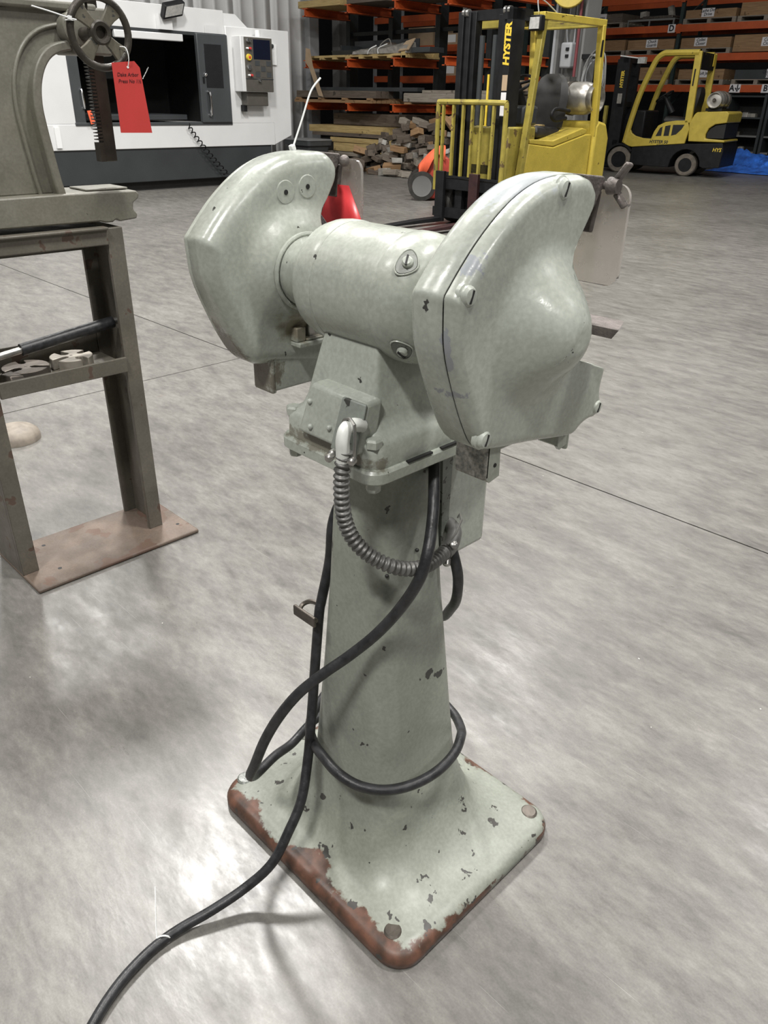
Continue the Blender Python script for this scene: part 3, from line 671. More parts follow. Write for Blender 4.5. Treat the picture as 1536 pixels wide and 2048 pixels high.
# chain, tie and tag on the handwheel
ch = thing('hoist_chain', 'short rusty chain looped over the press handwheel', 'chain', (-2.0, .985, 1.432))
for k in range(3):
    MB().tube([(.003 * k + (.008 * math.sin(a) if k % 2 else 0), -.004 * k + (0 if k % 2 else .008 * math.sin(a)), .014 * math.cos(a) + .02 * k) for a in [2 * PI * i / 14 for i in range(14)]], .0032, 6, True).build('link', M_ram, ch)
tg = athing('inventory_tag', 'large red card tag hanging from the press handwheel', 'tag', (-1.975, 1.08, 1.165))
MB().prism([(1.028, 1.317), (1.088, 1.3225), (1.101, 1.309), (1.115, 1.165), (1.029, 1.166)], 'x', -1.9815, -1.9805).build('card', M_red, tg)
text('handwriting', 'Dake Arbor', .0115, (-1.980, 1.066, 1.293), (0, 1, .02), (0, 0, 1), M_ink, tg, .0002, shear=.2)
text('handwriting', 'Press No 1½', .0115, (-1.980, 1.070, 1.279), (0, 1, .02), (0, 0, 1), M_ink, tg, .0002, shear=.2)
MB().tube(crom([(-1.980, 1.070, 1.311), (-1.974, 1.071, 1.330), (-1.978, 1.068, 1.349), (-1.99, 1.060, 1.352)], 4), .0013, 5).build('string', M_white, tg)
MB().lathe([(.0028, 0), (.0028, .001)], (-1.9805, 1.069, 1.309), (1, 0, 0), 12).build('eyelet', M_white, tg)
ct = athing('cable_tie', 'white cable tie on the rim of the press handwheel', 'cable tie', (-1.99, .94, 1.40))
MB().tube(crom([(-1.985, .858, 1.419), (-1.985, .90, 1.411), (-1.985, .940, 1.402), (-1.982, .956, 1.399)], 4), .0016, 5).build('tail', M_white, ct)
MB().obox((-1.984, .941, 1.4025), ((1, 0, 0), (0, 1, -.2), (0, .2, 1)), (.003, .004, .004)).build('tie_head', M_white, ct)
MB().tube([HW + Vector((.011 * math.sin(a), -.070 + .011 * math.cos(a) * .9, .02 - .0 * math.cos(a))) for a in [2 * PI * i / 14 for i in range(14)]], .0013, 5, True).build('loop', M_white, ct)
# lever bar and slotted arbor plates on the shelf
lv = athing('lever_bar', 'steel lever bar with black rubber grip leaning in the press stand', 'lever', (-2.13, .85, .6))
MB().cyl((-2.13, .62, .625), (-2.13, 1.022, .672), .0095, n=16).build('rod', M_steel, lv)
MB().cyl((-2.13, .734, .6383), (-2.13, 1.004, .6699), .0165, n=18).build('grip', M_rubber, lv)
def arbor_plate(lab, loc, R, h, rz, nslot, m):
    t = thing('arbor_plate', lab, 'plate', loc, rz, 'slotted press plates on the stand shelf')
    pts = []
    for k in range(nslot):
        a0 = 2 * PI * k / nslot; hw_ = .009 + .003 * (k % 2); dp = R * (.45 + .12 * (k % 3))
        da = hw_ / R; na = 9
        for i in range(na): a = a0 + da + (2 * PI / nslot - 2 * da) * i / (na - 1); pts.append((R * math.cos(a), R * math.sin(a)))
        a1 = a0 + 2 * PI / nslot; u = Vector((math.cos(a1), math.sin(a1))); s = Vector((-u.y, u.x)); r_ = R - dp
        for q in (-1, -.5, .5, 1): p = u * (r_ - (hw_ if abs(q) < 1 else 0) * .7) + s * q * hw_; pts.append((p.x, p.y))
    MB().prism(pts, 'z', 0, h).build('disc', m, t, bevel=.0015)
    MB().cyl((0, 0, 0), (0, 0, h + .0005), .004).build('centre_mark', M_dsteel, t)
M_plate = mat('worn_plate_steel', (.30, .275, .235), .45, .4, var=.3, scale=30)
arbor_plate('pale slotted steel disc on the stand shelf, nearer the right post', (-2.135, .868, .566), .058, .030, .3, 4, M_plate)
arbor_plate('dark slotted steel disc lying flat on the stand shelf', (-2.145, .742, .566), .062, .022, .9, 3, M_dsteel)
bt = MB().loft([[(-.03, -.02, 0), (.03, -.025, 0), (.035, .02, 0), (-.02, .022, 0)], [(-.025, -.015, .022), (.02, -.02, .026), (.03, .015, .02), (-.02, .018, .024)]]).build('steel_block', M_dsteel, None, bevel=.003)
tag(at(bt, (-2.100, .685, .566), .35), 'small dark steel block at left end of the stand shelf', 'block')
ft = MB().lathe([(.0, .062), (.035, .060), (.068, .050), (.088, .034), (.094, .016), (.094, 0)], (-3.12, .985, 0), (0, 0, 1), 40).build('round_casting', M_beige)
tag(ft, 'dusty beige round cast foot on the floor behind the press stand', 'casting')

# ------------------------------------------------------------------ machining centre against the left wall
CN = athing('machining_center', 'white and dark grey enclosed CNC machining center against the white wall', 'machine', (-12.2, 6.8, 0))
XF = -11.2
MB().box(-13.6, XF - .02, 4.3, 8.45, .12, .57).build('skirt', M_cncg, CN, bevel=.01)
MB().box(-13.5, XF - .12, 4.4, 8.3, 0, .12).build('plinth', M_dark, CN)
MB().box(-13.6, XF + .005, 4.3, 8.52, .565, .885).build('lower_panel', M_cncw, CN, bevel=.008)
MB().box(-13.6, XF, 4.3, 5.185, .885, 2.12).build('side_panel', M_cncw, CN, bevel=.008)
MB().prism([(7.69, .885), (8.52, .885), (8.52, .57), (8.87, .70), (8.87, 2.17), (7.69, 2.17)], 'x', -13.4, XF).build('side_panel', M_cncw, CN, bevel=.01)
MB().box(-13.6, XF - .03, 4.3, 7.69, 2.055, 2.36).build('top_panel', M_cncw, CN, bevel=.006)
MB().prism([(7.69, 2.17), (7.69, 2.36), (8.12, 2.36), (8.38, 2.17)], 'x', -13.4, XF - .35).build('top_panel', M_cncw, CN)
MB().box(XF - .05, XF + .02, 5.9, 6.95, 1.93, 2.02).build('door_rail', M_cncw, CN, bevel=.01)
MB().box(XF - .05, XF + .0, 5.185, 7.69, 2.02, 2.06).build('door_rail', M_cncg, CN)
MB().box(XF - .06, XF + .02, 5.17, 7.7, .865, .905).build('sill', M_cncd, CN, bevel=.006)
# open work area
MB().box(-13.0, -12.96, 5.2, 7.69, .6, 2.06).build('cabin_back', M_dark, CN)
MB().box(-12.96, XF - .06, 5.2, 7.69, .86, .88).build('cabin_floor', M_dark, CN)
MB().box(-12.96, XF - .06, 5.186, 5.2, .88, 2.05).build('cabin_side', M_dark, CN)
MB().box(-12.96, XF - .06, 7.675, 7.689, .88, 2.05).build('cabin_side', M_dark, CN)
MB().box(-12.96, XF - .06, 5.2, 7.675, 2.04, 2.054).build('cabin_roof', M_dark, CN)
MB().box(-12.6, -11.5, 5.6, 7.1, .93, 1.0).build('table', M_cncg, CN, bevel=.01)
hs = MB().box(-12.7, -12.2, 6.1, 6.6, 1.45, 2.05).build('spindle_head', M_cncg, CN, bevel=.02)
MB().cyl((-12.0, 6.35, 1.0), (-12.0, 6.35, 1.13), .1, n=20).build('vise', M_steel, CN)
MB().cyl((-11.4, 6.36, 1.45), (-11.4, 6.47, 1.60), .012, n=10).build('crank_handle', M_chrome, CN)
# left fixed door and right sliding door
dl = MB().box(XF - .03, XF + .01, 5.185, 5.33, .9, 2.03).build('door_edge', M_cncd, CN, bevel=.006)
MB().tube(crom([(XF + .01, 5.315, 1.08), (XF + .05, 5.315, 1.10), (XF + .05, 5.31, 1.28), (XF + .01, 5.31, 1.30)], 5), .014, 8).build('handle', M_chrome, dl)
dr = MB().box(XF - .02, XF + .05, 7.15, 7.68, .9, 2.05).build('sliding_door', M_cncd, CN, bevel=.012, seg=3)
MB().box(XF + .048, XF + .053, 7.26, 7.56, 1.36, 1.92).build('window', M_window, dr, bevel=.004)
MB().tube(crom([(XF + .05, 7.275, 1.0), (XF + .10, 7.275, 1.03), (XF + .10, 7.27, 1.28), (XF + .05, 7.27, 1.31)], 5), .018, 8).build('handle', M_chrome, dr)
MB().ball((XF + .055, 7.25, 1.53), .03).build('knob', M_chrome, dr)
MB().box(XF + .05, XF + .062, 7.2, 7.23, 1.42, 1.5).build('latch', M_black, dr)
# control pendant
cpn = MB().box(XF, XF + .22, 7.79, 8.37, 1.32, 2.05).build('control_pendant', M_cncw, CN, bevel=.01)
MB().box(XF + .22, XF + .23, 7.85, 8.36, 1.325, 2.035).build('panel_face', M_panel, cpn, bevel=.003)
MB().box(XF + .23, XF + .235, 8.01, 8.32, 1.755, 2.01).build('screen', M_screen, cpn)
MB().box(XF + .215, XF + .236, 7.85, 8.36, 1.49, 1.50).build('panel_seam', M_cncg, cpn)
for y, z, r, m in [(7.905, 1.99, .028, M_chrome), (7.945, 1.985, .018, M_chrome), (7.89, 1.89, .014, M_white), (7.94, 1.89, .018, M_red), (7.915, 1.775, .045, M_oryel), (7.915, 1.775, .02, M_red), (7.915, 1.64, .04, M_chrome), (7.90, 1.54, .014, M_white), (7.945, 1.54, .018, M_red), (8.09, 1.475, .022, M_chrome)]:
    MB().lathe([(r, 0), (r * .9, .03 + .01 * (r < .03)), (0, .034 + .01 * (r < .03))], (XF + .23, y, z), (1, 0, 0), 16).build('button', m, cpn)
for i in range(3):
    for k_ in range(3):
        MB().box(XF + .23, XF + .234, 8.03 + .105 * i, 8.115 + .105 * i, 1.52 + .075 * k_, 1.585 + .075 * k_).build('keypad', M_panel if (i + k_) % 2 else M_cncd, cpn)
MB().box(XF, XF + .16, 7.9, 8.3, 1.13, 1.32).build('pendant_bracket', M_panel, CN, bevel=.01)
MB().box(XF + .02, XF + .1, 7.87, 7.93, 1.05, 1.14).build('cable_gland', M_black, CN)
MB().box(XF + .01, XF + .03, 8.4, 8.6, 1.70, 1.98).build('document_holder', M_white, CN)
MB().cyl((XF + .04, 8.36, 1.95), (XF + .04, 8.52, 1.95), .03, n=12).build('knob', M_cncg, CN)
MB().cyl((XF + .1, 8.2, 2.05), (XF + .1, 8.2, 2.14), .04, n=12).build('signal_light', M_white, CN)
MB().box(XF + .0, XF + .03, 4.86, 4.93, .6, .85).build('nameplate', M_white, CN)
MB().box(XF - .02, XF - .01, 7.35, 7.55, 2.06, 2.16).build('switch_bracket', M_cncw, CN)
# flood lamp
flp = MB().box(XF - .03, XF + .05, 6.58, 6.78, 2.06, 2.24).build('lamp_bracket', M_cncw, CN)
lh = MB().obox((XF + .12, 6.76, 2.30), ((0, .95, .2), (.85, 0, -.5), (.5, 0, .85)), (.16, .05, .09)).build('flood_lamp', M_black, CN, bevel=.01)
MB().obox((XF + .165, 6.76, 2.285), ((0, .95, .2), (.85, 0, -.5), (.5, 0, .85)), (.14, .004, .07)).build('lens', M_lens, lh)
# coiled air hose
hp = []
for i in range(170):
    t = i / 169; a = t * 24 * PI
    hp.append((XF + .06 + .03 * math.cos(a), 6.88 + .62 * t ** 1.15 + .035 * math.sin(a) * (.3 + t), .87 - .71 * t + .02 * math.cos(a)))
MB().tube(hp, .009, 5).build('coiled_hose', M_black, CN)
t = athing('inventory_tag', 'small red tag hanging from the CNC left door handle', 'tag', (XF + .06, 5.36, .93))
MB().prism([(5.33, 1.05), (5.385, 1.055), (5.43, .90), (5.36, .885)], 'x', XF + .07, XF + .073).build('card', M_cloth, t)
text('handwriting', 'CNC', .03, (XF + .075, 5.378, .975), (0, .35, -.9), (0, .9, .35), M_ink, t, .0003)

# ------------------------------------------------------------------ cantilever rack with lumber
CR = athing('cantilever_rack', 'dark cantilever rack with orange arms holding lumber at the back', 'rack', (-12.0, 13.0, 0))
colx = [-14.67 + 1.31 * i for i in range(5)]
for i, x in enumerate(colx):
    cm = MB().box(x + .02, x + .14, 13.2, 13.45, 0, 5).build('upright', M_rblack, CR)
    MB().box(x + .02, x + .14, 12.2, 13.2, .0, .22).build('base_leg', M_rblack, CR)
    for z in (1.16, 1.94, 2.86):
        MB().box(x, x + .16, 12.0, 13.2, z, z + .018).box(x, x + .16, 12.0, 13.2, z - .13, z - .112).box(x + .065, x + .095, 12.0, 13.2, z - .13, z).build('arm', M_orange, CR)
for z in (.7, 2.45, 3.4):
    MB().box(-14.6, -9.3, 13.26, 13.32, z, z + .07).build('brace', M_rblack, CR)
def board(name, lab, cat, m, x0, x1, y0, y1, z0, z1, group=None, rz=0., bevel=.004, ry=0.):
    o = MB().box(-(x1 - x0) / 2, (x1 - x0) / 2, -(y1 - y0) / 2, (y1 - y0) / 2, 0, z1 - z0).build(name, m, None, bevel=bevel)
    at(o, ((x0 + x1) / 2, (y0 + y1) / 2, z0), rz, 0, ry)
    return tag(o, lab, cat, group)
def pallet(lab, x0, x1, y0, y1, z0, h, m, group, nb=5, decks=6):
    t = thing('pallet', lab, 'pallet', ((x0 + x1) / 2, (y0 + y1) / 2, z0), 0, group)
    w_, d_ = x1 - x0, y1 - y0
    for k in range(3):
        x = -w_ / 2 + (w_ - .09) * k / 2
        MB().box(x, x + .09, -d_ / 2, d_ / 2, .018, h - .02).build('stringer', m, t)
    for k in range(decks):
        y = -d_ / 2 + (d_ - .1) * k / (decks - 1)
        MB().box(-w_ / 2, w_ / 2, y, y + .1, h - .02, h).build('deck_board', m, t)
    for k in range(3):
        y = -d_ / 2 + (d_ - .1) * k / 2
        MB().box(-w_ / 2, w_ / 2, y, y + .1, 0, .018).build('deck_board', m, t)
    return t
# upper arm level (z 1.94)
random.seed(3)
t = thing('lumber_pallet', 'long yellow lumber skid on the upper orange arms', 'pallet', (-13.2, 12.5, 1.958))
for k in range(9):
    y = -.42 + .105 * k
    MB().box(-1.5, 1.47 + random.uniform(-.04, .04), y, y + .09, .035, .075).build('plank', M_woody, t)
for k in range(8):
    x = -1.42 + .4 * k
    MB().box(x, x + .12, -.44, .5, 0, .035).build('cross_block', M_woody, t)
MB().box(1.36, 1.48, -.44, .5, .0, .12).build('end_block', M_woody, t)
t = thing('sheet_bundle', 'dark grey bent steel tray lying on the yellow lumber skid', 'tray', (-13.1, 12.76, 2.034))
MB().prism([(-.35, 0), (.3, 0), (.3, .3), (.28, .3), (.28, .02), (-.33, .02), (-.36, .1), (-.38, .1)], 'x', -1.1, .8).build('tray', M_cncg, t)
MB().box(-.9, -.88, -.3, .28, .02, .2).build('end_plate', M_cncg, t)
t = thing('wrapped_bundle', 'crinkled plastic-wrapped cardboard bundle on the yellow lumber skid', 'bundle', (-12.45, 12.2, 2.034))
b = MB(); rr = []
for i in range(14):
    x = -.75 + 1.5 * i / 13
    rr.append([(x, -.14 + random.uniform(-.02, .02), .0), (x, -.15 + random.uniform(-.02, .02), .05 + .07 * i / 13 + random.uniform(-.02, .02)), (x, .1, .09 + .1 * i / 13 + random.uniform(-.02, .02)), (x, .16, .0)])
b.loft(rr).build('wrap', M_film, t, sharp=15)
MB().loft([[(.55, -.16, .03), (.82, -.16, .05), (.85, -.02, .24), (.6, -.0, .2)], [(.55, -.15, .02), (.82, -.15, .04), (.85, -.0, .23), (.6, .01, .19)]]).build('cardboard_flap', M_card, t)
MB().tube(crom([(-.3, -.155, .0), (-.22, -.165, .08), (-.1, -.1, .14)], 4), .012, 5).build('wrap_fold', M_white, t)
MB().tube(crom([(.0, -.155, .0), (.02, -.165, .09), (.2, -.1, .16)], 4), .010, 5).build('wrap_fold', M_white, t)
t = thing('leaning_board', 'pale plywood strip leaning against the upper lumber skid', 'board', (-14.2, 11.93, 1.3))
MB().prism([(.08, .0), (.22, -.02), (-.1, .55), (-.18, .85), (-.3, .87), (-.33, .62), (-.2, .5)], 'y', 0, .015).build('plywood', M_card, t)
t = thing('hose_bundle', 'dark bundle of belts with a pale strap on the tray', 'bundle', (-12.8, 12.72, 2.056))
MB().lathe([(.0, .22), (.12, .2), (.22, .1), (.25, 0)], (0, 0, 0), (0, 0, 1), 14).build('bundle', M_woodd, t)
MB().tube(crom([(-.2, -.15, .0), (-.1, -.18, .15), (.05, -.14, .25), (.12, -.12, .23), (.2, -.14, .05)], 4), .012, 6).build('strap', M_film, t)
board('channel_iron', 'grey channel iron at the right end of the upper lumber', 'steel', M_cncg, -11.62, -11.15, 12.1, 12.5, 2.034, 2.12)
# top level (z 2.86)
for i, (x0, x1, m) in enumerate([(-14.8, -13.5, M_woody), (-13.3, -12.2, M_woodd), (-12.0, -10.2, M_woodd)]):
    board('lumber', ['yellow lumber stack on the topmost orange arms at far left', 'dark lumber stack on the topmost orange arms, middle', 'dark lumber stack on the topmost orange arms behind the mast'][i], 'lumber', m, x0, x1, 12.0, 12.9, 2.88, 3.0)
# lower arm level (z 1.16)
t = thing('pallet', 'brown wooden skid on the lower orange arms beside the tub', 'pallet', (-13.75, 12.45, 1.178))
for k in range(7): MB().box(-1.27, 1.2, -.45 + .14 * k, -.35 + .14 * k, .0, .055).build('plank', M_wood, t)
for k in range(4): MB().box(-1.2 + .75 * k, -1.1 + .75 * k, -.47, .45, .055, .09).build('cross_block', M_wood, t)
t = thing('steel_bars', 'brown rusty steel bars stacked on the brown skid', 'steel', (-13.65, 12.35, 1.268))
for k in range(4): MB().box(-1.35 + .02 * k, 1.15 - .03 * k, -.3 + .15 * k, -.17 + .15 * k, 0, .13).build('bar', M_woodd, t)
MB().box(-1.3, 1.9, .1, .3, .13, .2).build('bar', M_cncg, t)
t = thing('timber_bundle', 'pale weathered timber bundle on the lower arms behind the mast', 'lumber', (-10.75, 12.4, 1.178))
for k in range(4):
    MB().box(-.95, 1.5, -.4 + .18 * k, -.24 + .18 * k, .03, .19).build('timber', M_woodg, t, bevel=.02)
for k in range(3): MB().box(-.9 + .9 * k, -.75 + .9 * k, -.42, .36, 0, .03).build('block', M_wood, t)
board('lumber', 'grey planks lying over the weathered timber bundle', 'lumber', M_woodg, -11.3, -9.2, 12.1, 12.7, 1.37, 1.42)
for i, x in enumerate((-9.43, -9.72)):
    board('cardboard_box', ['brown cardboard box on the lower arms behind steering wheel', 'small brown box next to the box behind the steering wheel'][i], 'box', M_card, x, x + .28, 12.15, 12.5, 1.42, 1.58)
# ground level lumber
random.seed(11)
gl = [(-14.6, -12.3, .62, .75, M_woody, 'old yellow plank on top of the lumber stack behind the grey tub'), (-14.5, -11.95, .55, .62, M_woodd, 'dark board under the old yellow plank behind the tub'),
      (-13.9, -12.05, .44, .53, M_woody, 'bright yellow plank across the box beam behind the tub'), (-13.8, -12.2, .27, .43, M_woody, 'yellow box beam behind the grey tub'), (-15.0, -11.7, .18, .26, M_woodg, 'long grey skid beam lowest in the lumber stack')]
for x0, x1, z0, z1, m, lab in gl:
    board('timber', lab, 'timber', m, x0, x1, 12.05, 12.75, z0, z1)
board('timber', 'dark stacked boards filling the rack above the old yellow plank', 'timber', M_woodd, -14.3, -11.8, 12.5, 13.1, .76, .98)
tb_ = thing('grey_tub', 'grey plastic tub on the floor below the lumber rack', 'tub', (-14.28, 11.75, 0))
MB().loft([rrect(.30, .24, .05, 0), rrect(.38, .30, .06, .36), rrect(.42, .34, .07, .36), rrect(.43, .35, .07, .47), rrect(.41, .33, .06, .47), rrect(.36, .28, .05, .40), rrect(.28, .22, .05, .03)]).build('tub_body', M_tub, tb_)
MB().loft([rrect(.44, .36, .07, .455), rrect(.445, .365, .07, .475), rrect(.42, .34, .07, .48)]).build('tub_rim', M_trimg, tb_)
# heap of scrap timber blocks
random.seed(5)
hb = [M_woodg, M_woodd, M_woodd, M_woodd, M_film, M_woodd, M_wood]
mesh_cache = {}
def blk(kind):
    if kind not in mesh_cache:
        r = random.Random(kind); h = (r.uniform(.08, .19), r.uniform(.045, .095), r.uniform(.035, .07))
        b = MB(); vs = [(sx * h[0] * r.uniform(.8, 1), sy * h[1] * r.uniform(.8, 1), sz * h[2] * r.uniform(.8, 1)) for sx in (-1, 1) for sy in (-1, 1) for sz in (-1, 1)]
        b.add(vs, [(0, 1, 3, 2), (4, 6, 7, 5), (0, 4, 5, 1), (2, 3, 7, 6), (0, 2, 6, 4), (1, 5, 7, 3)])
        o = b.build('timber_block', hb[kind % 7], None, bevel=.006); mesh_cache[kind] = o; return o
    o = mesh_cache[kind].copy(); COL.objects.link(o); return o
npile = 0
for lay in range(10):
    z = .06 + lay * .095
    n = 18 - lay
    for k in range(n):
        u = (k + .5 + random.uniform(-.3, .3)) / n
        x = -12.6 + .13 * lay + u * (3.6 - .08 * lay); y = 10.95 + .05 * lay + random.uniform(-.25, .25) - .28 * (u - .2)
        o = blk(random.randrange(21)); o.location = (x, y + .25, z + random.uniform(-.02, .02)); o.rotation_euler = (random.uniform(-.35, .35), random.uniform(-.35, .35), random.uniform(-.9, .9)); npile += 1
        look = {'grey_pallet_wood': 'weathered grey', 'dark_lumber': 'dark brown', 'stretch_film_grey': 'pale ash-coloured', 'crate_wood': 'tan brown'}[o.data.materials[0].name]
        tag(o, '%s timber block in the %s of the scrap heap, %s' % (look, 'bottom layer' if lay < 3 else 'middle' if lay < 7 else 'top', 'towards the lumber stack' if u < .34 else 'centre' if u < .67 else 'towards the red cart'), 'block', 'scrap timber blocks heaped under the rack')
# red cart with orange cloth
RC = thing('red_cart', 'small red wheeled cart standing behind the lift truck forks', 'cart', (-8.02, 8.83, 0), math.radians(45))
MB().prism([(-.10, .03), (.20, .0 + .02), (.26, .3), (.30, .42), (.22, .56), (-.02, .58), (-.13, .42)], 'y', -.22, .22).build('body', M_cartred, RC, bevel=.02)
MB().prism([(.22, .32), (.46, .30), (.48, .5), (.24, .52)], 'y', -.2, .2).build('hopper', M_cartred, RC, bevel=.015)
MB().box(.10, .3, -.245, -.2, .33, .38).build('handle_slot', M_black, RC)
for x, y in ((-.13, -.25), (-.13, .25), (.34, -.26), (.34, .26)):
    r = .19 if x < 0 else .17
    wh = MB().lathe([(r * .72, -.03), (r, -.028), (r, .028), (r * .72, .03)], (x, y, r), (0, 1, 0), 26, False).build('wheel', M_blackrub, RC)
    MB().lathe([(r * .55, -.026), (r * .72, -.032), (r * .72, .032), (r * .55, .026)], (x, y, r), (0, 1, 0), 22).build('rim', M_colg, wh)
cl = MB(); rr = []
for i in range(9):
    t_ = i / 8; x = -.18 + .36 * t_; z = .42 + .25 * math.sin(t_ * PI * .55)
    rr.append([(x, -.27 + .03 * math.sin(9 * t_), z - .13 - .07 * math.sin(7 * t_)), (x, -.22, z), (x + .01, 0, z + .02), (x, .22, z - .01), (x, .26, z - .12)])
cl.loft(rr, False, False, closed=False)
clo = cl.build('cloth', M_cloth, None, solid=.006); at(clo, (-8.02, 8.83, 0.01), math.radians(45)); tag(clo, 'bright orange cloth draped over the red cart', 'cloth')

# dim second rack seen through the cantilever rack
R2 = athing('pallet_rack', 'dim orange and green pallet rack seen through the cantilever rack', 'rack', (-13.8, 17.0, 0))
for x in (-17.2, -15.0, -12.3):
    for y in (16.5, 17.5): MB().box(x - .04, x + .04, y, y + .07, 0, 5).build('upright', M_trimg if x < -14 else M_rgreen, R2)
for z in (1.66, 2.32, 2.98):
    for x0, x1 in ((-17.16, -15.04), (-14.96, -12.34)):
        for y in (16.46, 17.54): MB().box(x0, x1, y, y + .05, z, z + .14).build('beam', M_orange, R2)
for i, (x0, x1, z, h, lab) in enumerate([(-16.0, -15.15, 2.46, .4, 'tall cardboard carton on the dim rack left of the mast'), (-14.7, -14.2, 2.46, .24, 'cardboard carton with white label beside the mast'), (-14.7, -14.2, 1.80, .24, 'cardboard carton with white label lower beside the mast')]):
    t = athing('carton', lab, 'carton', ((x0 + x1) / 2, 16.9, z))
    MB().box(x0, x1, 16.55, 17.3, z, z + h).build('carton_body', M_card, t)
    if i: MB().box(x0 + .05, x0 + .3, 16.545, 16.549, z + .05, z + h - .03).build('paper_label', M_white, t)

# ------------------------------------------------------------------ pallet rack on the right
RK = athing('pallet_rack', 'pallet rack with orange beams and green uprights behind the lift trucks', 'rack', (-10.4, 20.5, 0))
for x in (-13.15, -10.42, -7.69):
    for y in (20.0, 21.05):
        MB().box(x - .04, x + .04, y, y + .07, 0, 5).build('upright', M_rgreen, RK)
    for z in (.3, 1.2, 2.1, 3.0, 3.9): MB().bar((x, 20.07, z), (x, 21.05, z + .5), .03, .03).build('brace', M_rgreen, RK)
for z in (1.54, 2.18, 2.78, 3.40):
    for x0, x1 in ((-13.11, -10.46), (-10.38, -7.73)):
        for y in (19.965, 21.1): MB().box(x0, x1, y, y + .05, z, z + .145).build('beam', M_orange, RK)
    for x in (-10.42,): MB().box(x - .05, x + .05, 19.96, 19.985, z - .03, z + .16).build('beam_end', M_orange, RK)
for s_, x, z in (('D', -10.60, 2.855), ('A↓', -8.78, 1.615), ('B', -8.08, 1.615)):
    p = MB().box(x - .09 * (1 + .4 * (len(s_) > 1)), x + .09 * (1 + .4 * (len(s_) > 1)), 19.955, 19.964, z - .085, z + .085).build('bay_sign', M_paper, RK)
    text('bay_letter', s_, .17, (x, 19.954, z), (1, 0, 0), (0, 0, 1), M_mark, p, .001, .006)
def crate(lab, x0, x1, z0, h, lines, lx=None, m=None, y0=20.02, y1=21.0):
    t = thing('crate', lab, 'crate', ((x0 + x1) / 2, (y0 + y1) / 2, z0), 0, 'wooden crates on the pallet rack'); w_ = (x1 - x0) / 2; d_ = (y1 - y0) / 2; m = m or M_wood
    MB().box(-w_, w_, -d_, -d_ + .03, 0, h).build('front_board', m, t, bevel=.003); MB().box(-w_, w_, d_ - .03, d_, 0, h).build('back_board', m, t)
    MB().box(-w_, -w_ + .03, -d_ + .03, d_ - .03, 0, h).build('end_board', m, t); MB().box(w_ - .03, w_, -d_ + .03, d_ - .03, 0, h).build('end_board', m, t)
    MB().box(-w_ + .03, w_ - .03, -d_ + .03, d_ - .03, 0, .02).build('bottom_board', m, t)
    if lines:
        lx = lx if lx is not None else 0; lw = .15; lh = .085
        p = MB().box(lx - lw, lx + lw, -d_ - .004, -d_ - .001, h * .5 - lh + .02, h * .5 + lh + .02).build('paper_label', M_paper, t)
        for i, s_ in enumerate(lines):
            text('handwriting', s_, .085, (lx, -d_ - .005, h * .5 + .02 + (.04 - .075 * i if len(lines) > 1 else 0)), (1, 0, .05), (0, 0, 1), M_mark, p, .0008, .0015, .15)
    return t
PG = 'grey pallets on the pallet rack'
def pal(lab, x0, x1, z): pallet(lab, x0, x1, 20.0, 21.05, z, .115, M_woodg, PG)
pal('grey pallet under the faded Plates crate beside the grey column', -13.0, -11.95, 2.925); crate('faded brown crate with a Plates label beside the grey column', -12.95, -12.0, 3.04, .19, ['Plates'], -.12, M_woodd)
pal('grey pallet under the Lathe Dog Drive crate', -10.36, -9.10, 2.925); crate('wooden crate labelled Lathe Dog Drive on the beam marked D', -10.33, -9.13, 3.04, .165, ['Lathe Dog', 'Drive'], -.06)
pal('grey pallet under the Chuck Back Plate crate', -9.06, -7.8, 2.925); crate('wooden crate labelled Chuck Back Plate at the top right', -9.03, -7.82, 3.04, .25, ['Chuck', 'Back Plate'], .28)
crate('plain wooden crate half hidden by the near lift truck guard', -13.0, -11.82, 2.43, .235, None); pal('grey pallet under the plain half-hidden crate', -13.05, -11.8, 2.325)
pal('grey pallet under the Chuck Guards crate', -11.76, -10.5, 2.325); crate('wooden crate labelled Chuck Guards below the letter D', -11.74, -10.5, 2.44, .21, ['Chuck', 'Guards'], .03)
pal('grey pallet under the smaller Collet Closer crate', -10.34, -9.10, 2.325); crate('smaller wooden crate labelled Collet Closer above the far lift truck', -10.33, -9.12, 2.44, .21, ['Collet', 'Closer'], -.12)
crate('larger wooden crate labelled Collet Closer at the right edge', -9.05, -7.8, 2.345, .33, ['Collet', 'Closer'], .16)
pal('grey pallet under the tall plain crate behind the far lift truck', -11.7, -10.5, 1.685); crate('tall plain wooden crate seen through the far lift truck cab', -11.62, -10.55, 1.80, .26, None)
pal('grey pallet under the crate behind the rear pillar', -10.3, -9.12, 1.685); crate('wooden crate with a blank white label behind the rear pillar', -10.26, -9.14, 1.80, .21, ['Soft Jaws'], .10)
pal('grey pallet under the dark Quick Change crate', -8.92, -7.8, 1.685); crate('dark crate labelled Quick Change Tool Post above the letter B', -8.88, -7.82, 1.80, .19, ['Quick Change', 'Tool Post'], .34, M_cncg)
t = thing('wire_skid', 'low steel skid with machine parts left of the letter D', 'skid', (-11.2, 20.4, 2.925))
MB().box(-.62, .62, -.4, -.37, .11, .13).box(-.62, -.59, -.4, -.37, 0, .11).box(-.05, -.02, -.4, -.37, 0, .11).box(.58, .61, -.4, -.37, 0, .11).box(-.62, .62, -.4, .4, .13, .15).build('skid_frame', M_colg, t)
MB().box(-.3, .5, -.3, .3, .15, .22).build('machine_part', M_dsteel, t, bevel=.02)
MB().obox((.35, -.1, .3), ((1, 0, .3), (0, 1, 0), (-.3, 0, 1)), (.06, .05, .12)).build('bracket', M_film, t)
MB().obox((-.35, -.1, .27), ((1, 0, .1), (0, 1, 0), (-.1, 0, 1)), (.08, .08, .06)).build('block', M_film, t)
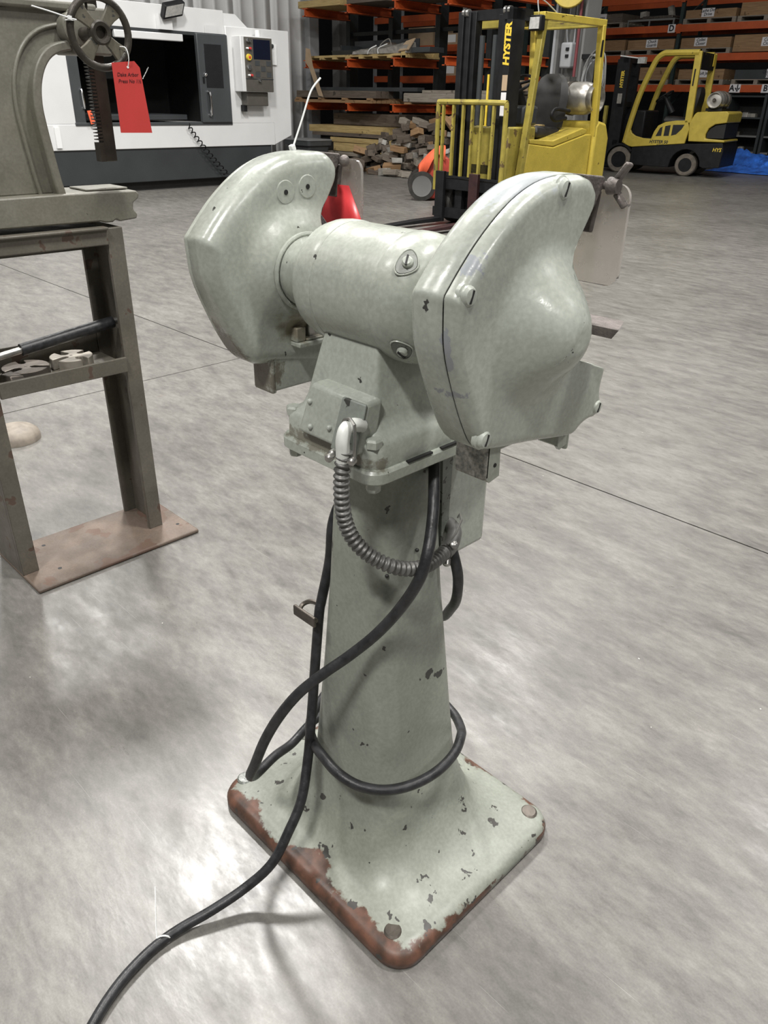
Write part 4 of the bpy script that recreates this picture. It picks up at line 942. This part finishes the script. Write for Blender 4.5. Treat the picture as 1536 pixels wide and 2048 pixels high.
# shelving units below the rack
def shelving(lab, x0, x1):
    t = athing('steel_shelving', lab, 'shelving', ((x0 + x1) / 2, 20.3, 0))
    for x in (x0, x1 - .06):
        MB().box(x, x + .06, 19.98, 20.6, 0, 1.5).build('side_panel', M_cncg, t)
    MB().box(x0, x1, 20.58, 20.6, 0, 1.5).build('back_panel', M_dark, t)
    for z in (.28, .62, 1.0, 1.44): MB().box(x0 + .06, x1 - .06, 20.0, 20.58, z, z + .035).build('shelf', M_colg if z < .9 else M_cncg, t)
    return t
shelving('open black steel shelving unit under the letters A and B', -8.9, -8.0)
shelving('open black steel shelving unit at the right edge of the frame', -7.96, -7.3)
random.seed(2)
for i, (x, z, w_, h, m) in enumerate([(-8.5, 1.035, .07, .09, M_silver), (-8.34, 1.035, .09, .07, M_film), (-8.62, .655, .1, .07, M_dsteel), (-8.45, .315, .06, .09, M_film), (-8.44, 1.145, .06, .12, M_dsteel)]):
    o = MB().loft([rrect(w_, w_, .02, 0), rrect(w_, w_, .02, h), rrect(w_ * .6, w_ * .6, .02, h * 1.15)]).build('machine_part', m, None)
    if i == 4: z = 1.035; x = -8.66
    at(o, (x, 20.2, z)); tag(o, ['shiny turned part on the upper shelf of the black shelving', 'pale wide part beside the shiny part on the black shelving', 'rusty block on the middle shelf of the black shelving', 'small pale part on the lowest shelf of the black shelving', 'tall dark part at left of the upper black shelf'][i], 'part')
# blue tarp heap
N_ = 46; v = []; f = []
rt_ = random.Random(9)
from mathutils import noise as mn
for i in range(N_ + 1):
    for j in range(31):
        a = i / N_; b_ = j / 30
        x = -8.15 + 2.3 * a; y = 17.75 + 1.5 * b_
        env = math.sin(PI * b_) ** .55 * (smooth(0, .12, a)) * (.72 - .25 * smooth(.25, .5, a) * (1 - smooth(.5, .9, a)))
        n1 = mn.noise((x * 3.2, y * 3.2, 0)); n2 = abs(mn.noise((x * 7, y * 5, 3))); n3 = mn.noise((x * 15, y * 12, 7))
        z = .012 + env * max(0, .36 * smooth(.1, .6, b_) + .12 + .16 * n1 + .16 * n2 + .05 * n3)
        v.append((x + .05 * n3, y + .1 * n1, z))
for i in range(N_):
    for j in range(30):
        k = i * 31 + j; f.append((k, k + 1, k + 32, k + 31))
tp = MB().add(v, f).build('tarp', M_tarp, None, sharp=25); tag(tp, 'crumpled blue plastic tarp heaped on the floor beside the far lift truck', 'tarp')

# ------------------------------------------------------------------ lift trucks
def wheel(parent, c, r, w_, tread, hub):
    wo = MB().lathe([(r * .62, -w_ / 2), (r * .9, -w_ / 2), (r, -w_ / 2 + .025), (r, w_ / 2 - .025), (r * .9, w_ / 2), (r * .62, w_ / 2)], c, (0, 1, 0), 32, False).build('wheel', tread, parent)
    MB().lathe([(r * .62, -w_ / 2 + .01), (r * .45, -w_ / 2 + .05), (.0, -w_ / 2 + .05), (0, w_ / 2 - .05), (r * .45, w_ / 2 - .05), (r * .62, w_ / 2 - .01)], c, (0, 1, 0), 24).build('hub', hub, wo)
    b = MB()
    for k in range(6):
        a = PI * k / 3; b.cyl((c[0] + r * .3 * math.cos(a), c[1] + w_ / 2 - .055, c[2] + r * .3 * math.sin(a)), (c[0] + r * .3 * math.cos(a), c[1] + w_ / 2 - .03, c[2] + r * .3 * math.sin(a)), .016, n=6)
    b.build('wheel_nuts', M_cncg, wo)
    return wo
def lp_tank(parent, c, r, l, strap=True):
    y = -l / 2
    tk = MB().lathe([(r * .55, y), (r * .58, y + .005), (r * .62, y + .06), (r * .8, y + .075), (r * .96, y + .12), (r, y + .17), (r, -y - .17), (r * .96, -y - .12), (r * .8, -y - .075), (r * .86, -y - .06), (r * .86, -y), (r * .80, -y), (r * .78, -y - .06), (r * .3, -y - .05), (0, -y - .05)], c, (0, 1, 0), 32).build('fuel_tank', M_silver, parent)
    MB().lathe([(.02, 0), (.035, .05), (.02, .08), (0, .08)], (c[0], c[1] + l / 2 - .05, c[2]), (0, 1, 0), 10).build('valve', M_dsteel, tk)
    if strap:
        for dy in (-.12, .12):
            MB().lathe([(r, dy - .02), (r + .008, dy - .02), (r + .008, dy + .02), (r, dy + .02)], c, (0, 1, 0), 28, False).build('strap', M_dsteel, tk)
    return tk
def steering(parent, c, r, tilt):
    a = Vector((-math.sin(tilt), 0, math.cos(tilt))); u = Vector((0, 1, 0)); w_ = a.cross(u); c = Vector(c)
    so = MB().tube([c + (u * math.cos(t) + w_ * math.sin(t)) * r for t in [2 * PI * i / 32 for i in range(32)]], .016, 8, True).build('steering_wheel', M_black, parent)
    b = MB()
    for k in range(3):
        t = 2 * PI * k / 3 + .5; b.cyl(c, c + (u * math.cos(t) + w_ * math.sin(t)) * r, .014, n=8)
    b.build('spokes', M_black, so)
    MB().cyl(c, c - a * .35, .045, .06, 12).build('steering_column', M_black, parent)
    return so
def seat(parent, x, y, z, w_=.5):
    MB().loft([[(x + .23, y - w_ / 2, z), (x + .23, y + w_ / 2, z), (x - .2, y + w_ / 2, z), (x - .2, y - w_ / 2, z)], [(x + .26, y - w_ / 2, z + .06), (x + .26, y + w_ / 2, z + .06), (x - .2, y + w_ / 2, z + .06), (x - .2, y - w_ / 2, z + .06)],
               [(x + .22, y - w_ / 2 + .03, z + .13), (x + .22, y + w_ / 2 - .03, z + .13), (x - .2, y + w_ / 2 - .03, z + .10), (x - .2, y - w_ / 2 + .03, z + .10)]]).build('seat_cushion', M_vinyl, parent, bevel=.03, seg=3)
    rr = []
    for t, hw, th in ((0, .24, .06), (.12, .25, .08), (.3, .25, .08), (.42, .22, .07), (.5, .17, .05), (.54, .1, .03)):
        rr.append([(x - .22 - .16 * t + dx, y + sy, z + .1 + t) for dx, sy in ((th, -hw * .8), (th * 1.1, 0), (th, hw * .8), (0, hw), (-th, hw * .8), (-th, -hw * .8), (0, -hw))])
    MB().loft(rr).build('seat_back', M_vinyl, parent)

# --- near truck, seen from its front-left corner
N1 = thing('lift_truck', 'worn yellow forklift with black mast behind the grinder, nearer one', 'forklift', (-5.86, 7.06, 0), math.radians(-92), 'yellow lift trucks')
MB().tube(crom([(.02, -.475, .36), (.02, -.475, 1.15), (.02, -.455, 1.225), (.02, -.40, 1.24), (.02, .40, 1.24), (.02, .455, 1.225), (.02, .475, 1.15), (.02, .475, .36)], 5), .026, 8).build('backrest_frame', M_yelold, N1)
for y in (-.40, -.25, -.11, .02, .15, .31):
    MB().box(.0, .03, y - .014, y + .014, .52, 1.23).build('backrest_bar', M_yelold, N1)
MB().box(.0, .03, -.46, .46, .50, .52).build('backrest_rail', M_black, N1)
for z0, z1 in ((.08, .18), (.38, .49)): MB().box(-.06, .02, -.5, .5, z0, z1).build('carriage_bar', M_black, N1)
MB().box(-.08, -.02, -.2, -.1, .1, .5).box(-.08, -.02, .1, .2, .1, .5).build('carriage_side', M_black, N1)
for y, m in ((-.37, M_black), (.13, mat('fork_dark_red', (.035, .014, .014), .5, var=.3))):
    fk = MB().box(.02, .065, y - .062, y + .062, .035, .56)
    fk.prism([(.03, .035), (1.10, .035), (1.10, .045), (.4, .075), (.03, .08)], 'y', y - .055, y + .055).build('fork', m, N1, bevel=.004)
for y0, y1, x0, x1 in ((-.36, -.29, -.30, -.10), (-.28, -.215, -.27, -.12), (-.205, -.15, -.24, -.14), (.29, .36, -.30, -.10), (.215, .28, -.27, -.12), (.15, .205, -.24, -.14)):
    MB().box(x0, x1, y0, y1, .08, 2.06 - .04 * (abs(y0) < .2)).build('mast_rail', M_black, N1, bevel=.004)
for z in (.55, 1.98): MB().box(-.24, -.16, -.36, .36, z, z + .09).build('mast_crossbar', M_black, N1)
MB().box(-.42, -.1, .25, .36, 1.97, 2.07).build('mast_bracket', M_black, N1)
for y in (-.25, -.3, .25, .3): MB().lathe([(.035, -.015), (.035, .015)], (-.13, y, 2.05), (0, 1, 0), 14).build('chain_roller', M_steel, N1)
for y in (-.1, .08): MB().cyl((-.2, y, .1), (-.2, y, 1.85), .03, n=12).build('lift_cylinder', M_cncg, N1)
MB().box(-.19, -.18, .02, .045, .6, 1.5).build('mast_tape', M_oryel, N1)
text('maker_name', 'HYSTER', .105, (-.097, .325, 1.755), (0, 0, 1), (0, -1, 0), M_oryel, N1, .001, .005, .12)
MB().box(-.1, -.096, .292, .358, 1.35, 1.49).build('tape_label', M_card, N1); MB().box(-.1, -.096, .292, .358, 1.12, 1.335).build('load_plate', M_paper, N1)
# body
MB().prism([(-.33, .30), (-.42, .86), (-.86, .82), (-1.44, .94), (-1.56, .94), (-1.56, .36), (-.9, .30)], 'y', -.46, .46).build('side_body', M_yel, N1, bevel=.012)
MB().prism([(-.44, .862), (-.44, .905), (-.85, .885), (-1.38, 1.005), (-1.47, .985), (-1.45, .945), (-.86, .825)], 'y', -.44, .455).build('hood', M_yel, N1, bevel=.01)
MB().prism([(-1.57, .36), (-1.57, 1.02), (-1.62, 1.08), (-1.78, 1.05), (-1.86, .9), (-1.86, .42)], 'y', -.5, .5).build('counterweight', M_yel, N1, bevel=.03, seg=3)
MB().box(-.62, -.16, -.40, .38, .45, 1.02).build('dash_cowl', M_yelold, N1, bevel=.02)
MB().box(-1.6, -.1, -.42, .42, .12, .36).build('chassis', M_black, N1)
MB().box(-1.50, -.75, .458, .468, .40, .47).build('side_strip', M_yelold, N1)
text('maker_name', 'HYSTER', .075, (-1.12, .470, .435), (-1, 0, 0), (0, 0, 1), M_mark, N1, .001, .002)
text('capacity_number', '30', .085, (-1.42, .470, .435), (-1, 0, 0), (0, 0, 1), M_red, N1, .001, .003)
for x, y, r in ((-.25, .38, .23), (-.25, -.38, .23), (-1.35, .36, .2), (-1.35, -.36, .2)): wheel(N1, (x, y, r), r, .16, M_blackrub, M_yelold)
# overhead guard
for sy in (1, -1):
    MB().bar((-.30, sy * .455, .50), (-.50, sy * .44, 2.0), .07, .055, (1, 0, 0)).build('front_pillar', M_yelold, N1, bevel=.006)
    MB().bar((-1.60, sy * .455, .92), (-1.50, sy * .455, 2.0), .075, .06, (1, 0, 0)).build('rear_pillar', M_yel, N1, bevel=.006)
    MB().box(-1.54, -.44, sy * .455 - .035, sy * .455 + .035, 1.985, 2.05).build('roof_rail', M_yel, N1, bevel=.006)
MB().box(-.50, -.43, -.42, .42, 1.93, 2.05).build('roof_front', M_yelold, N1, bevel=.006)
MB().box(-1.54, -1.47, -.42, .42, 1.98, 2.05).build('roof_rear', M_yelold, N1, bevel=.006)
for k in range(6): MB().box(-.62 - .15 * k, -.58 - .15 * k, -.42, .42, 2.0, 2.035).build('roof_slat', M_yelold, N1)
MB().box(-1.515, -1.485, .488, .4935, 1.70, 1.86).build('grab_mark', M_black, N1)
hl = MB().box(-.46, -.38, .34, .49, 1.885, 2.02).build('work_light', M_black, N1, bevel=.012)
MB().box(-.381, -.374, .355, .475, 1.90, 2.0).build('lens', M_lens, hl)
MB().tube(crom([(-.45, .41, 2.02), (-.45, .38, 2.16), (-.55, .40, 2.14), (-.72, .42, 2.06)], 5), .006, 6).build('cable', M_trimg, hl)
seat(N1, -1.05, 0, .90); MB().box(-1.02, -.82, -.18, .2, 1.0, 1.035).build('torn_seat_foam', M_foam, N1, bevel=.015)
MB().tube(crom([(-1.25, .3, 1.1), (-1.05, .3, 1.08), (-.98, .3, 1.13), (-1.05, .3, 1.19), (-1.3, .3, 1.17)], 5), .02, 8).build('armrest', M_black, N1)
steering(N1, (-.70, .0, 1.42), .17, -.55)
MB().box(-.66, -.40, -.38, .36, 1.03, 1.22).build('dashboard', M_cncg, N1, bevel=.03)
lp_tank(N1, (-1.62, -.02, 1.30), .17, .92)
MB().box(-1.73, -1.6, -.02, .04, 1.43, 1.52).build('tank_latch', M_steel, N1)
MB().box(-.9, -.88, -.5, -.49, 1.5, 1.85).build('tail_lamp', M_orange, N1)

# --- far truck, seen from its left side
a2 = math.radians(190)
N2 = thing('lift_truck', 'cleaner yellow forklift with silver fuel tank parked before the pallet rack', 'forklift', (-8.96, 15.69, 0), a2, 'yellow lift trucks')
N2.scale = (1.02, 1, 1)
for y in (-.12, -1.0):
    wheel(N2, (.08, y, .245), .245, .2, M_tyredust, M_black); wheel(N2, (-1.24, y * .9 - .06, .205), .205, .18, M_tyredust, M_black)
arch = [(-1.24 + .29 * math.cos(t), .20 + .29 * math.sin(t)) for t in [PI * i / 10 for i in range(11)]]
low = [(-.16, .16), (-.16, .48), (-1.19, .585), (-1.88, .625), (-1.92, .5), (-1.90, .19), (-1.6, .17)] + arch[::-1] + [(-.94, .15)]
MB().prism(low, 'y', -1.08, -.005).build('chassis', M_black, N2, bevel=.01)
fen = [(.08 + .31 * math.cos(t), .24 + .31 * math.sin(t)) for t in [math.radians(-5 + 150 * i / 12) for i in range(13)]]; fen2 = [(.08 + .27 * math.cos(t), .24 + .27 * math.sin(t)) for t in [math.radians(145 - 150 * i / 12) for i in range(13)]]
MB().prism(fen + fen2, 'y', -.26, 0).build('fender', M_black, N2); MB().prism(fen + fen2, 'y', -1.1, -.86).build('fender', M_black, N2)
sill = [(.035, .555), (-.085, .80), (-.115, .74), (-.2, .69), (-.36, .655), (-.52, .65), (-.555, .78), (-.62, .89), (-.75, .955), (-.95, .985), (-1.10, .99), (-1.16, 1.0), (-1.22, .85), (-1.18, .59), (-.16, .49), (-.1, .5)]
for y0, y1 in ((-.06, .0), (-1.08, -1.02)):
    sp_ = MB().prism(sill, 'y', y0, y1).build('side_panel', M_yel, N2, bevel=.008)
for w_ in ([(-.60, .70), (-.71, .71), (-.71, .875), (-.665, .85)], [(-.755, .71), (-.855, .715), (-.86, .905), (-.76, .885)], [(-.90, .72), (-.99, .745), (-1.08, .84), (-1.12, .92), (-.905, .91)]):
    MB().prism(w_, 'y', -.002, .003).build('louver', M_dark, N2)
for y in (-.035, -1.045):
    MB().tube([(p.x, y, p.z) for p in crom([(.01, 0, .56), (-.05, 0, .95), (-.155, 0, 1.43), (-.29, 0, 1.82), (-.385, 0, 2.03), (-.50, 0, 2.115), (-.62, 0, 2.125), (-1.15, 0, 2.125)], 5)], .055, 8).build('front_pillar', M_yel, N2)
    MB().bar((-1.14, y, 2.15), (-1.17, y, .95), .07, .125, (1, 0, 0)).build('rear_pillar', M_yel, N2, bevel=.01)
MB().box(-1.15, -1.125, .0035, .006, 1.58, 1.86).build('grab_handle', M_black, N2, bevel=.01)
MB().box(-1.19, -1.12, -1.04, -.04, 1.86, 2.14).build('rear_crossbar', M_black, N2)
MB().box(-1.215, -1.205, -.98, -.84, 1.93, 2.13).build('tail_lamp', M_oryel, N2)
for k in range(6): MB().box(-1.19, -.5, -.92 + .15 * k, -.88 + .15 * k, 2.10, 2.135).build('roof_slat', M_yel, N2)
MB().prism([(-1.235, .63), (-1.20, .95), (-1.27, 1.10), (-1.31, 1.14), (-1.84, 1.165), (-1.89, 1.13), (-1.88, .97), (-1.68, .94), (-1.58, .87), (-1.54, .77), (-1.545, .69), (-1.90, .675), (-1.905, .635)], 'y', -1.06, 0).build('counterweight', M_yel, N2, bevel=.015)
MB().prism([(-1.56, .70), (-1.555, .78), (-1.60, .86), (-1.69, .92), (-1.87, .95), (-1.87, .70)], 'y', -1.0, -.04).build('rear_grille', M_dark, N2)
lp_tank(N2, (-1.55, -.5, 1.345), .155, .78)
MB().box(-1.7, -1.4, -.8, -.2, 1.16, 1.21).build('tank_cradle', M_black, N2)
MB().box(-1.1, -.1, -1.0, -.08, .6, .66).build('floor_plate', M_black, N2)
MB().box(-1.2, -.62, -.95, -.12, .66, .93).build('hood', M_black, N2, bevel=.03)
seat(N2, -.85, -.54, .93)
steering(N2, (-.5, -.5, 1.40), .17, -.6)
MB().box(-.3, -.05, -.95, -.12, .6, 1.15).build('dashboard', M_black, N2, bevel=.03)
for y0 in (-.32, -.86):
    MB().box(.20, .42, y0, y0 + .09, .1, 2.08).build('mast_rail', M_black, N2); MB().box(.27, .46, y0 + .02, y0 + .07, .1, 2.04).build('mast_rail', M_black, N2)
for z in (.5, 1.2, 1.98): MB().box(.24, .34, -.86, -.23, z, z + .09).build('mast_crossbar', M_black, N2)
text('maker_name', 'HYSTER', .085, (.315, -.228, 1.69), (0, 0, 1), (1, 0, 0), M_oryel, N2, .001, .004, .1)
MB().box(.27, .36, -.229, -.226, 1.26, 1.44).build('load_plate', M_film, N2)
MB().cyl((.0, -.2, 2.05), (.42, -.25, 2.1), .012, n=8).build('light_bar', M_white, N2)
MB().box(-.12, .02, -.24, -.12, 1.96, 2.07).build('work_light', M_lens, N2)
for y in (-.15, -.95): MB().box(.5, .56, y - .04, y + .04, .72, 1.22).build('backrest_post', M_yelold, N2)
for z in (.15, .45): MB().box(.46, .52, -1.0, -.1, z, z + .1).build('carriage_bar', M_black, N2)
for y in (-.3, -.78): MB().box(.52, .56, y - .05, y + .05, .03, .6).prism([(.52, .03), (1.5, .03), (1.5, .04), (.6, .07)], 'y', y - .05, y + .05).build('fork', M_black, N2)
text('maker_name', 'HYSTER 50', .075, (-.68, .003, .60), (-1, 0, 0), (0, 0, 1), M_mark, N2, .001, .002, .1)
text('fuel_word', 'FORTIS', .045, (-.72, .003, .545), (-1, 0, 0), (0, 0, 1), M_mark, N2, .001, 0, .1)
text('maker_name', 'HYS', .09, (-1.80, -.0025, .50), (-1, 0, 0), (0, 0, 1), M_oryel, N2, .001, .002, .15)
